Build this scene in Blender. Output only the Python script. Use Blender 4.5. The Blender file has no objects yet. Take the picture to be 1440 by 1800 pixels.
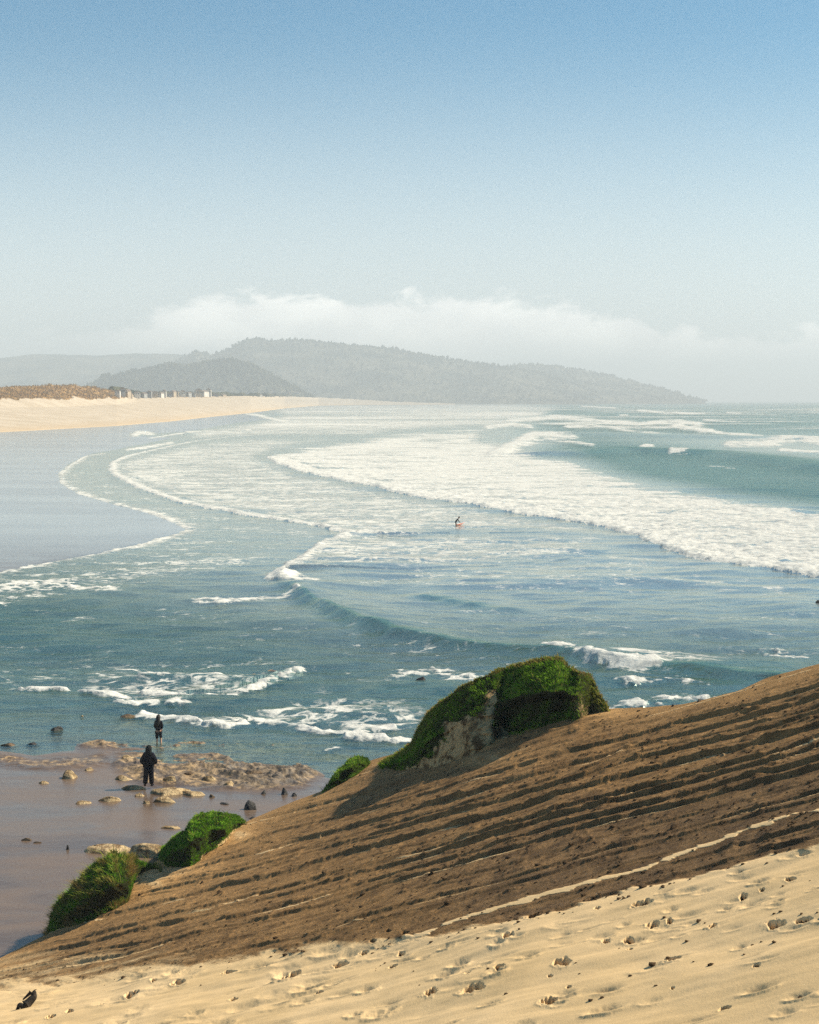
import bpy, math, random
import numpy as np
from mathutils import Vector, Matrix

random.seed(7)
RNG = np.random.default_rng(11)
S = bpy.context.scene
COL = S.collection

# ------------------------------------------------------------------ camera model
F, CX, CY, EYE = 2770.0, 720.0, 900.0, 703.0      # focal length and centre in photo pixels, eye-level row
CAMZ = 17.0                                       # eye above the water
PITCH = math.atan((CY - EYE) / F)
cp, sp = math.cos(PITCH), math.sin(PITCH)
def ray(u, v):
    X = (np.asarray(u, float) - CX) / F
    Y = (CY - np.asarray(v, float)) / F
    return X, cp + Y * sp, -sp + Y * cp
def pt(u, v, depth):                              # point at distance `depth` along +Y
    x, y, z = ray(u, v)
    k = depth / y
    return x * k, y * k, CAMZ + z * k
def at(u, v, z=0.0):                              # point at height z
    x, y, zz = ray(u, v)
    k = (z - CAMZ) / zz
    return Vector((float(x * k), float(y * k), z))
def proj(x, y, z):
    zz = z - CAMZ
    fwd = y * cp - zz * sp
    up = y * sp + zz * cp
    return CX + F * x / fwd, CY - F * up / fwd

# ------------------------------------------------------------------ noise
def _h(ix, iy, seed):
    n = (ix.astype(np.int64) * 374761393 + iy.astype(np.int64) * 668265263 + seed * 1442695041) & 0xFFFFFFFF
    n = ((n ^ (n >> 13)) * 1274126177) & 0xFFFFFFFF
    n = n ^ (n >> 16)
    return n
def noise(x, y, seed=0):                          # gradient noise about -1..1
    x0 = np.floor(x); y0 = np.floor(y)
    fx = x - x0; fy = y - y0
    sx = fx * fx * fx * (fx * (fx * 6 - 15) + 10); sy = fy * fy * fy * (fy * (fy * 6 - 15) + 10)
    def g(dx, dy):
        a = _h(x0 + dx, y0 + dy, seed) * (2 * math.pi / 4294967296.0)
        return np.cos(a) * (fx - dx) + np.sin(a) * (fy - dy)
    a = g(0, 0); b = g(1, 0); c = g(0, 1); d = g(1, 1)
    return 1.5 * ((a + (b - a) * sx) + ((c + (d - c) * sx) - (a + (b - a) * sx)) * sy)
def fbm(x, y, octv=4, seed=0, gain=.5):
    t = 0; a = 1.0; n = 0
    for i in range(octv):
        t = t + a * noise(x * 2.03 ** i + 17.3 * i, y * 2.03 ** i - 9.1 * i, seed + i); n += a; a *= gain
    return t / n
def sstep(a, b, x):
    t = np.clip((x - a) / (b - a), 0, 1)
    return t * t * (3 - 2 * t)

def seg_dist(px, py, line, margin=1e9):           # unsigned distance to an open polyline
    line = np.asarray(line, float)
    out = np.full(px.shape, margin, float)
    m = (px > line[:, 0].min() - margin) & (px < line[:, 0].max() + margin) & (py > line[:, 1].min() - margin) & (py < line[:, 1].max() + margin)
    if not m.any(): return out
    X = px[m]; Y = py[m]; best = np.full(X.shape, margin * margin)
    for (ax, ay), (bx, by) in zip(line[:-1], line[1:]):
        dx, dy = bx - ax, by - ay
        t = np.clip(((X - ax) * dx + (Y - ay) * dy) / (dx * dx + dy * dy + 1e-12), 0, 1)
        best = np.minimum(best, (X - ax - t * dx) ** 2 + (Y - ay - t * dy) ** 2)
    out[m] = np.sqrt(best)
    return out
def inside(px, py, poly):
    poly = np.asarray(poly, float)
    res = np.zeros(px.shape, bool)
    m = (px > poly[:, 0].min()) & (px < poly[:, 0].max()) & (py > poly[:, 1].min()) & (py < poly[:, 1].max())
    if not m.any(): return res
    X = px[m]; Y = py[m]; c = np.zeros(X.shape, bool)
    n = len(poly)
    for i in range(n):
        ax, ay = poly[i]; bx, by = poly[i - 1]
        if ay == by: continue
        c ^= ((ay > Y) != (by > Y)) & (X < (bx - ax) * (Y - ay) / (by - ay) + ax)
    res[m] = c
    return res
KV = 2.5                                          # foreshortening: a pixel down the water is longer than one across
def poly_sd(u, v, poly, margin=150):
    p = np.asarray(poly, float) * [1, KV]
    d = seg_dist(u, v * KV, np.vstack([p, p[:1]]), margin)
    return np.where(inside(u, v * KV, p), d, -d)

# ------------------------------------------------------------------ object helpers
def tag(o, label=None, cat=None, group=None, kind=None):
    if label: o['label'] = label
    if cat: o['category'] = cat
    if group: o['group'] = group
    if kind: o['kind'] = kind
    return o
def link(name, me, mat=None, parent=None):
    o = bpy.data.objects.new(name, me); COL.objects.link(o)
    if mat is not None and me is not None: me.materials.append(mat)
    if parent is not None: o.parent = parent
    return o
def empty(name, loc, rz=0.0):
    o = bpy.data.objects.new(name, None); COL.objects.link(o)
    o.location = loc; o.rotation_euler = (0, 0, rz); o.empty_display_size = .2
    return o
def raw_mesh(name, V, Fc, smooth=True, attrs=None):
    V = np.ascontiguousarray(V, np.float32).reshape(-1, 3)
    Fc = np.ascontiguousarray(Fc, np.int32)
    k = Fc.shape[1]
    me = bpy.data.meshes.new(name)
    me.vertices.add(len(V)); me.vertices.foreach_set('co', V.ravel())
    me.loops.add(Fc.size); me.loops.foreach_set('vertex_index', Fc.ravel())
    me.polygons.add(len(Fc)); me.polygons.foreach_set('loop_start', np.arange(0, Fc.size, k, dtype=np.int32))
    me.polygons.foreach_set('use_smooth', np.full(len(Fc), smooth, bool))
    for n, a in (attrs or {}).items():
        at_ = me.attributes.new(n, 'FLOAT', 'POINT')
        at_.data.foreach_set('value', np.ascontiguousarray(a, np.float32).ravel())
    me.update(calc_edges=True)
    me.validate()
    return me
def grid_faces(R, C):
    i = np.arange(R * C, dtype=np.int32).reshape(R, C)
    return np.stack([i[:-1, :-1], i[:-1, 1:], i[1:, 1:], i[1:, :-1]], -1).reshape(-1, 4)
def grid_mesh(name, X, Y, Z, attrs=None, flip=False):
    R, C = X.shape
    f = grid_faces(R, C)
    if flip: f = f[:, ::-1]
    return raw_mesh(name, np.stack([X, Y, Z], -1), f, True, attrs)

# ------------------------------------------------------------------ node helpers
def new_mat(name):
    m = bpy.data.materials.new(name); m.use_nodes = True
    nt = m.node_tree; nt.nodes.clear()
    return m, nt
class N:
    def __init__(s, nt): s.nt = nt
    def n(s, t, ins=None, **kw):
        nd = s.nt.nodes.new(t)
        for k, v in kw.items(): setattr(nd, k, v)
        for k, v in (ins or {}).items():
            if isinstance(v, bpy.types.NodeSocket): s.nt.links.new(v, nd.inputs[k])
            else: nd.inputs[k].default_value = v
        return nd
    def math(s, op, a, b=0.0, c=0.0, clamp=False):
        return s.n('ShaderNodeMath', {0: a, 1: b, 2: c}, operation=op, use_clamp=clamp).outputs[0]
    def mix(s, fac, a, b):
        nd = s.n('ShaderNodeMix', data_type='RGBA')
        for i, v in ((0, fac), (6, a), (7, b)):
            if isinstance(v, bpy.types.NodeSocket): s.nt.links.new(v, nd.inputs[i])
            else: nd.inputs[i].default_value = v if i == 0 else (*v, 1)
        return nd.outputs[2]
    def attr(s, name): return s.n('ShaderNodeAttribute', attribute_name=name).outputs['Fac']
    def noise(s, vec, scale, detail=4, rough=.55, dist=0.0):
        return s.n('ShaderNodeTexNoise', {'Vector': vec, 'Scale': scale, 'Detail': detail, 'Roughness': rough, 'Distortion': dist}).outputs[0]
    def mapr(s, x, a, b, c=0.0, d=1.0, smooth=True):
        return s.n('ShaderNodeMapRange', {0: x, 1: a, 2: b, 3: c, 4: d}, interpolation_type='SMOOTHSTEP' if smooth else 'LINEAR').outputs[0]
    def pos(s): return s.n('ShaderNodeNewGeometry').outputs['Position']
    def obj(s): return s.n('ShaderNodeTexCoord').outputs['Object']
    def scale(s, vec, sc): return s.n('ShaderNodeMapping', {0: vec, 3: sc}).outputs[0]
    def out(s, surf): s.n('ShaderNodeOutputMaterial', {0: surf})

def simple_mat(name, c1, c2, scale=3.0, rough=.85, bump=.3, detail=5, spec=.3, bdist=.03):
    m, nt = new_mat(name); q = N(nt)
    p = q.obj()
    nz = q.noise(p, scale, detail, .6)
    col = q.mix(q.mapr(nz, .35, .65), c1, c2)
    b = q.n('ShaderNodeBump', {'Strength': bump, 'Distance': bdist, 'Height': q.noise(p, scale * 3, 6, .65)})
    q.out(q.n('ShaderNodeBsdfPrincipled', {'Base Color': col, 'Roughness': rough, 'Specular IOR Level': spec, 'Normal': b.outputs[0]}).outputs[0])
    return m

# ------------------------------------------------------------------ sun, sky, camera
SUN_AZ, SUN_EL = math.radians(77), math.radians(45)
sd = Vector((math.sin(SUN_AZ) * math.cos(SUN_EL), math.cos(SUN_AZ) * math.cos(SUN_EL), math.sin(SUN_EL)))
sl = bpy.data.lights.new('sun', 'SUN'); sl.energy = 5.0; sl.angle = math.radians(.5); sl.color = (1.0, .89, .70)
so = bpy.data.objects.new('sun', sl); COL.objects.link(so); so.rotation_euler = (-sd).to_track_quat('-Z', 'Y').to_euler(); so.location = (40, 30, 60)

w = bpy.data.worlds.new('World'); S.world = w; w.use_nodes = True
nt = w.node_tree; nt.nodes.clear(); q = N(nt)
sky = q.n('ShaderNodeTexSky', sky_type='NISHITA', sun_disc=False, sun_elevation=SUN_EL, sun_rotation=SUN_AZ,
          altitude=0.0, air_density=1.0, dust_density=.4, ozone_density=1.2)
dirv = q.n('ShaderNodeTexCoord').outputs['Generated']
xyz = q.n('ShaderNodeSeparateXYZ', {0: dirv})
az = q.math('DIVIDE', xyz.outputs[0], q.math('MAXIMUM', xyz.outputs[1], .05))
el = q.math('DIVIDE', xyz.outputs[2], q.math('MAXIMUM', xyz.outputs[1], .05))
# the cloud bank: its top follows a curve over azimuth, broken up by noise
azn = q.mapr(az, -.30, .30, 0, 1, smooth=False)
fc = q.n('ShaderNodeFloatCurve', {'Value': azn})
cur = fc.mapping.curves[0]
pts = [(0, .40), (.10, .42), (.21, .52), (.28, .64), (.34, .67), (.5, .66), (.62, .65), (.70, .58), (.79, .47), (.83, .38), (.88, .43), (1, .45)]
while len(cur.points) < len(pts): cur.points.new(.5, .5)
for p_, (a, b) in zip(cur.points, pts): p_.location = (a, b)
fc.mapping.update()
cv = q.n('ShaderNodeCombineXYZ', {0: q.math('MULTIPLY', az, 34.0), 1: q.math('MULTIPLY', el, 70.0), 2: 0.3}).outputs[0]
cn = q.noise(cv, 1.0, 6, .55, .3)
top = q.math('MULTIPLY', fc.outputs[0], .1)
top = q.math('ADD', top, q.math('MULTIPLY', q.math('SUBTRACT', cn, .5), .042))
d_ = q.math('SUBTRACT', top, el)
cm = q.mapr(d_, -.001, .009)
cm = q.math('MULTIPLY', cm, q.mapr(azn, .12, .30, .25, 1.0))
cm = q.math('MULTIPLY', cm, q.mapr(el, -.01, .04, .35, .85))
cn2 = q.noise(cv, .55, 4, .5, .2)
ccol = q.mix(q.mapr(cn2, .35, .65), (14.5, 14.2, 13.6), (18, 17.4, 16.2))
skyc = q.mix(cm, (0, 0, 0), (1, 1, 1))
mixn = q.n('ShaderNodeMix', data_type='RGBA'); nt.links.new(cm, mixn.inputs[0]); tint = q.n('ShaderNodeMix', data_type='RGBA', blend_type='MULTIPLY'); tint.inputs[0].default_value = 1; nt.links.new(sky.outputs[0], tint.inputs[6]); tint.inputs[7].default_value = (.22, .84, 1.06, 1); low = q.n('ShaderNodeMix', data_type='RGBA'); nt.links.new(q.mapr(el, .0, .25, .85, 0.0), low.inputs[0]); nt.links.new(tint.outputs[2], low.inputs[6]); low.inputs[7].default_value = (10.6, 10.6, 10.3, 1); nt.links.new(low.outputs[2], mixn.inputs[6]); nt.links.new(ccol, mixn.inputs[7])
bg = q.n('ShaderNodeBackground', {0: mixn.outputs[2], 1: .054})
q.n('ShaderNodeOutputWorld', {0: bg.outputs[0]})

cd = bpy.data.cameras.new('camera'); co = bpy.data.objects.new('camera', cd); COL.objects.link(co); S.camera = co
co.location = (0, 0, CAMZ); co.rotation_euler = (math.pi / 2 - PITCH, 0, 0)
cd.sensor_fit = 'VERTICAL'; cd.sensor_height = 36; cd.lens = 36 * F / 1800; cd.clip_start = .1; cd.clip_end = 60000
S.view_settings.view_transform = 'Standard'; S.view_settings.look = 'None'; S.view_settings.exposure = 0.85; S.view_settings.gamma = 1
S.render.engine = 'CYCLES'
S.cycles.max_bounces = 6; S.cycles.transparent_max_bounces = 12; S.cycles.volume_bounces = 0; S.cycles.use_denoising = False; S.cycles.sample_clamp_direct = 6; S.cycles.sample_clamp_indirect = 3

# ------------------------------------------------------------------ materials
def dune_material():
    m, nt = new_mat('dune_sand_and_earth'); q = N(nt); p = q.pos()
    s = q.attr('sand'); var = q.attr('tone')
    n1 = q.noise(p, .35, 5, .6); n2 = q.noise(p, 9, 6, .7); n3 = q.noise(p, 2.2, 5, .65)
    br = q.mix(q.mapr(n3, .3, .7), (.110, .063, .027), (.27, .155, .064))
    br = q.mix(q.mapr(n2, .56, .76), br, (.11, .066, .032))
    br = q.mix(var, br, (.44, .25, .098))
    sa = q.mix(q.mapr(n1, .3, .7), (.555, .39, .20), (.635, .455, .25))
    sa = q.mix(q.mapr(n2, .5, .8, 0, .22), sa, (.40, .275, .14))
    br = q.mix(q.math('MULTIPLY', q.attr('dim'), .75), br, q.mix(q.mapr(n3, .35, .65), (.060, .040, .025), (.125, .080, .044)))
    f = q.mapr(q.math('ADD', s, q.math('MULTIPLY', q.math('SUBTRACT', n2, .5), .55)), .25, .75)
    col = q.mix(q.mapr(q.attr('pit'), .2, .7), q.mix(f, br, sa), (.022, .013, .007))  # near-black shadow painted into the footprint hollows
    hb = q.math('ADD', q.math('MULTIPLY', n2, q.mapr(s, 0, 1, .8, .07)), q.math('MULTIPLY', q.noise(p, 30, 4, .7), q.mapr(s, 0, 1, .35, .06)))
    b = q.n('ShaderNodeBump', {'Strength': .75, 'Distance': .09, 'Height': hb})
    q.out(q.n('ShaderNodeBsdfPrincipled', {'Base Color': col, 'Roughness': .95, 'Specular IOR Level': .1, 'Normal': b.outputs[0]}).outputs[0])
    return m
M_DUNE = dune_material()

def water_material():
    m, nt = new_mat('sea_water'); q = N(nt); p = q.pos()
    foam = q.attr('foam'); silt = q.attr('silt'); opq = q.attr('opacity')
    cam_d = q.n('ShaderNodeVectorMath', {0: p}, operation='LENGTH').outputs['Value']
    # ripples
    pr = q.scale(p, (.55, 1.0, 1.0))
    h1 = q.noise(pr, 1.1, 5, .6, .4); h2 = q.noise(pr, .22, 4, .55, .3)
    hh = q.math('ADD', q.math('MULTIPLY', h1, .30), q.math('MULTIPLY', h2, .9))
    bmp = q.n('ShaderNodeBump', {'Strength': q.math('MULTIPLY', q.mapr(silt, 0, 1, 1, .28), .95), 'Distance': .8, 'Height': hh})
    body = q.mix(silt, (.018, .074, .063), (.40, .41, .385))
    body = q.mix(q.mapr(q.noise(q.scale(p, (.02, .05, 1)), 1.0, 5, .6), .35, .7), body, q.mix(silt, (.036, .104, .088), (.50, .50, .465)))
    body = q.mix(q.attr('swell'), body, (.045, .135, .075))  # backlit green of the thin wave face painted into the body colour
    dif = q.n('ShaderNodeBsdfDiffuse', {'Color': body, 'Normal': bmp.outputs[0]}).outputs[0]
    tr = q.n('ShaderNodeBsdfTransparent', {'Color': (.72, .86, .86, 1)}).outputs[0]
    base = q.n('ShaderNodeMixShader', {0: opq, 1: tr, 2: dif}).outputs[0]
    gl = q.n('ShaderNodeBsdfGlossy', {'Color': q.mix(silt, (.80, .93, .82), (.97, .94, .83)), 'Roughness': .16, 'Normal': bmp.outputs[0]}).outputs[0]
    fr = q.n('ShaderNodeFresnel', {'IOR': 1.33, 'Normal': bmp.outputs[0]}).outputs[0]
    fr = q.math('MINIMUM', q.math('MULTIPLY', fr, .92), q.mapr(silt, 0, 1, .39, .78))      # wavelets keep a rough sea from mirroring fully
    wat = q.n('ShaderNodeMixShader', {0: fr, 1: base, 2: gl}).outputs[0]
    # foam: density attribute against lacy noise
    fn = q.noise(q.scale(p, (.7, 1, 1)), .9, 8, .68, .6)
    fn2 = q.noise(q.scale(p, (.5, 1, 1)), .16, 6, .6, .8)
    ln = q.math('ABSOLUTE', q.math('SUBTRACT', q.noise(p, .42, 5, .6, 1.2), .5))
    lace = q.mapr(ln, 0, .10, .24, -.20)
    t = q.math('ADD', foam, q.math('MULTIPLY', q.math('SUBTRACT', fn, .5), 1.15))
    t = q.math('ADD', t, q.math('MULTIPLY', q.math('SUBTRACT', fn2, .5), .7))
    t = q.math('ADD', t, lace)
    ff = q.mapr(t, .36, .80)
    ff = q.math('MULTIPLY', ff, q.mapr(foam, .01, .10))
    fb = q.n('ShaderNodeBump', {'Strength': .8, 'Distance': .35, 'Height': q.math('ADD', fn, q.math('MULTIPLY', fn2, 1.5))})
    fcol = q.mix(q.mapr(q.math('ADD', fn, q.math('MULTIPLY', q.math('SUBTRACT', fn2, .5), .8)), .34, .66), (.36, .375, .365), (.70, .685, .63))
    fcol = q.mix(q.mapr(foam, .55, 1.0), fcol, q.mix(q.mapr(fn, .36, .56), (.50, .505, .48), (.72, .70, .645)))
    fd = q.n('ShaderNodeBsdfDiffuse', {'Color': fcol, 'Roughness': .6, 'Normal': fb.outputs[0]}).outputs[0]
    q.out(q.n('ShaderNodeMixShader', {0: ff, 1: wat, 2: fd}).outputs[0])
    return m
M_SEA = water_material()

def wet_material():
    m, nt = new_mat('wet_beach_sand'); q = N(nt); p = q.pos()
    rk = q.attr('rock'); wet = q.attr('wet')
    n1 = q.noise(q.scale(p, (.5, 1, 1)), .35, 6, .6, .5); n2 = q.noise(p, 3.0, 6, .7)
    sa = q.mix(q.mapr(n1, .35, .65), (.085, .057, .039), (.135, .092, .064))
    sa = q.mix(wet, sa, q.mix(q.mapr(q.noise(q.scale(p, (.012, .06, 1)), 1.0, 5, .6), .38, .62), (.17, .20, .22), (.24, .275, .29)))  # far wet sand: blue-grey sky reflection painted into the base colour
    ro = q.mix(q.mapr(n2, .4, .62), (.075, .052, .032), (.36, .24, .12))
    ro = q.mix(q.mapr(q.noise(p, .8, 4, .6), .45, .7), ro, (.075, .06, .055))
    col = q.mix(q.mapr(q.math('ADD', rk, q.math('MULTIPLY', q.math('SUBTRACT', n2, .5), .9)), .4, .6), sa, ro)
    col = q.mix(q.math('MULTIPLY', q.attr('dark_rock'), rk), col, q.mix(q.mapr(n2, .4, .62), (.045, .036, .030), (.20, .145, .09)))  # right part of the shelf is darker grey-brown rock
    rough = q.math('ADD', q.mapr(wet, 0, 1, q.mapr(n1, .35, .65, .16, .36), .14), q.math('MULTIPLY', rk, .35))
    b = q.n('ShaderNodeBump', {'Strength': q.mapr(rk, 0, 1, .12, .9), 'Distance': .10, 'Height': n2})
    q.out(q.n('ShaderNodeBsdfPrincipled', {'Base Color': col, 'Roughness': rough, 'Specular IOR Level': .55, 'Normal': b.outputs[0]}).outputs[0])
    return m
M_WET = wet_material()

def far_beach_material():
    m, nt = new_mat('far_dry_sand'); q = N(nt); p = q.pos()
    g = q.attr('grassy'); wt = q.attr('damp')
    n = q.noise(p, .05, 7, .65); n2 = q.noise(p, .012, 4, .5)
    sa = q.mix(q.mapr(n, .35, .65), (.41, .335, .245), (.49, .41, .315))
    sa = q.mix(wt, sa, (.42, .32, .21))
    gr = q.mix(q.mapr(n, .4, .6), (.16, .085, .03), (.34, .20, .07))
    f = q.mapr(q.math('ADD', g, q.math('MULTIPLY', q.math('SUBTRACT', n, .5), 1.4)), .35, .65)
    q.out(q.n('ShaderNodeBsdfPrincipled', {'Base Color': q.mix(f, sa, gr), 'Roughness': .95, 'Specular IOR Level': .1}).outputs[0])
    return m
M_FAR = far_beach_material()

def grass_material(name, a, b, c):
    m, nt = new_mat(name); q = N(nt)
    t = q.attr('tint'); k = q.attr('dry')
    col = q.mix(k, q.mix(t, a, b), c)
    d = q.n('ShaderNodeBsdfDiffuse', {'Color': col}).outputs[0]
    tl = q.n('ShaderNodeBsdfTranslucent', {'Color': col}).outputs[0]
    q.out(q.n('ShaderNodeMixShader', {0: .25, 1: d, 2: tl}).outputs[0])
    return m
M_GRASS = grass_material('mound_grass', (.032, .088, .008), (.155, .33, .02), (.27, .19, .06))
M_TUFT = grass_material('dune_grass', (.16, .09, .03), (.32, .19, .07), (.42, .29, .13))
def soil_material():
    m, nt = new_mat('mound_earth'); q = N(nt); p = q.pos(); n1 = q.noise(p, 2.6, 6, .65); n2 = q.noise(p, 7, 6, .7)
    c = q.mix(q.mapr(n1, .38, .55), (.10, .06, .028), (.48, .33, .165))
    c = q.mix(q.mapr(q.math('ADD', q.attr('bare'), q.math('MULTIPLY', q.math('SUBTRACT', n2, .5), .8)), .35, .65), (.020, .024, .008), c)
    b = q.n('ShaderNodeBump', {'Strength': .9, 'Distance': .14, 'Height': n2})
    q.out(q.n('ShaderNodeBsdfPrincipled', {'Base Color': c, 'Roughness': .95, 'Specular IOR Level': .05, 'Normal': b.outputs[0]}).outputs[0])
    return m
M_SOIL = soil_material()
M_ROCK = simple_mat('tan_rock', (.17, .105, .05), (.58, .43, .24), 3.2, .85, 1.0, 7, .2, .16)
M_DARK = simple_mat('dark_wet_rock', (.010, .009, .009), (.032, .026, .022), 3.0, .55, .9, 6, .4, .08)
M_BROWN = simple_mat('brown_rock', (.05, .035, .022), (.17, .11, .06), 2.6, .75, 1.0, 6, .3, .08)
M_CLOD = simple_mat('damp_clod', (.030, .019, .010), (.080, .050, .026), 9, .95, .8, 5, .1, .03)
M_WOOD = simple_mat('weathered_driftwood', (.012, .010, .009), (.04, .03, .022), 9, .8, .7, 5, .2, .02)
M_CLOTH = simple_mat('dark_navy_cloth', (.004, .004, .008), (.009, .009, .016), 14, .95, .3, 3, .1, .01)
M_HOOD = simple_mat('dark_hood_cloth', (.006, .008, .009), (.012, .014, .015), 14, .95, .3, 3, .1, .01)
M_SKIN = simple_mat('skin', (.42, .22, .14), (.50, .28, .19), 8, .6, .1, 2, .4, .005)
M_HAIR = simple_mat('dark_hair', (.008, .006, .005), (.018, .013, .010), 20, .6, .3, 3, .3, .01)
M_NEO = simple_mat('black_neoprene', (.006, .006, .007), (.012, .012, .014), 9, .6, .1, 2, .3, .005)
M_BOARD = simple_mat('salmon_pink_board', (.75, .28, .20), (.80, .36, .27), 2, .35, .05, 2, .5, .005)
M_FIN = simple_mat('board_fin', (.05, .05, .05), (.08, .08, .08), 2, .4, .05, 2, .5, .005)
M_WALL = simple_mat('pale_house_wall', (.54, .51, .46), (.64, .61, .56), .3, .9, .1, 3, .2, .02)
M_ROOF = simple_mat('brown_house_roof', (.16, .12, .10), (.24, .19, .16), .4, .9, .1, 3, .2, .02)
M_HILL = simple_mat('wooded_hill_ground', (.022, .032, .024), (.13, .12, .085), .006, .95, .2, 8, .1, 3.0)
M_TREE = simple_mat('conifer_forest', (.014, .022, .014), (.075, .075, .042), .006, .95, .2, 4, .1, .3)

# ------------------------------------------------------------------ sea: traced layout of surf
S1 = [(-600, 790), (-600, 745), (0, 745), (300, 730), (440, 716), (480, 714), (470, 722), (448, 730), (470, 737), (420, 742), (330, 758), (240, 764), (300, 770), (210, 788), (160, 797), (120, 815),
      (102, 833), (106, 850), (140, 870), (200, 887), (260, 902), (300, 917), (326, 930), (310, 938), (250, 955), (170, 973), (80, 989), (0, 1006), (-200, 1045), (-600, 1120)]
S2 = [(-700, 1265), (-200, 1300), (0, 1322), (60, 1330), (110, 1322), (160, 1318), (215, 1325), (300, 1338), (340, 1342), (420, 1352), (500, 1362), (560, 1366), (600, 1372), (680, 1372), (900, 1420), (900, 2000), (-700, 2000)]
MAIN_F = [(468, 805), (480, 816), (530, 831), (620, 851), (720, 871), (800, 885), (870, 896), (940, 908), (1000, 915), (1060, 923), (1110, 936), (1140, 954), (1180, 970), (1220, 984), (1290, 998), (1360, 1007), (1440, 1016), (1560, 1028), (1800, 1040)]
MAIN = MAIN_F + [(1800, 930), (1560, 912), (1440, 900), (1330, 884), (1240, 874), (1150, 858), (1080, 840), (1010, 815), (950, 800), (930, 790), (960, 772), (1000, 768), (960, 762), (930, 772), (890, 782), (850, 765), (860, 752), (780, 755), (700, 762), (640, 770), (560, 782), (500, 793)]
B_F = [(460, 764), (400, 768), (330, 777), (265, 791), (215, 803), (192, 815), (190, 826), (202, 839), (240, 858), (300, 880), (360, 893), (430, 905), (500, 915), (560, 927), (600, 935), (660, 940)]
B = B_F + [(720, 940), (800, 935), (1100, 938), (1000, 915), (870, 896), (720, 871), (530, 831), (468, 805), (500, 793), (600, 775), (560, 765)]
C_F = [(185, 797), (150, 801), (118, 819), (102, 834), (106, 851), (140, 870), (200, 887), (260, 902), (300, 917), (326, 930), (310, 938), (250, 955), (170, 973), (80, 989), (0, 1006), (-200, 1045)]
C_ = C_F + [(-200, 1090), (0, 1075), (160, 1045), (330, 1010), (420, 985), (520, 970), (600, 938), (500, 915), (360, 893), (240, 858), (190, 826)]
D_F = [(640, 936), (590, 941), (560, 955), (525, 975), (498, 992), (482, 1010)]
D_ = D_F + [(500, 1004), (600, 1002), (720, 1005), (850, 998), (1000, 985), (1080, 965), (1060, 935), (900, 935), (760, 935)]
LEFTM = [(-100, 1020), (0, 1012), (110, 1000), (220, 985), (340, 965), (480, 955), (520, 975), (470, 1000), (330, 1022), (200, 1042), (100, 1060), (-100, 1085)]
FARS = [(470, 712), (560, 706), (760, 704), (900, 704), (1010, 712), (960, 735), (900, 750), (760, 757), (640, 768), (440, 768), (330, 775), (330, 755), (440, 742), (480, 730)]
E_F = [(480, 1035), (505, 1040), (525, 1047), (560, 1067), (600, 1086), (640, 1101), (700, 1116), (780, 1130), (860, 1140), (950, 1147), (1000, 1153), (1060, 1166), (1110, 1172), (1200, 1176), (1270, 1184), (1350, 1198), (1480, 1215)]
G_F = [(700, 1050), (740, 1052), (800, 1062), (860, 1072), (940, 1080)]
NEAR = [(248, 1252), (300, 1256), (345, 1262), (390, 1250), (430, 1243), (500, 1230), (560, 1224), (640, 1219), (700, 1226), (760, 1240), (760, 1285), (640, 1283), (560, 1284), (525, 1276), (480, 1271), (400, 1277), (330, 1272), (270, 1262)]
REEF = [(135, 1165), (250, 1158), (380, 1180), (500, 1168), (530, 1172), (480, 1192), (410, 1213), (290, 1240), (215, 1236), (150, 1222), (20, 1216), (40, 1206), (140, 1205)]
BRK = [(955, 1141), (1030, 1150), (1100, 1138), (1230, 1138), (1300, 1158), (1240, 1176), (1130, 1177), (1080, 1172), (1030, 1162)]
OPEN = [(1000, 768), (1060, 765), (1440, 800), (1900, 800), (1900, 925), (1440, 898), (1330, 882), (1240, 872), (1150, 856), (1080, 838), (1010, 812), (945, 800), (935, 788)]

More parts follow.
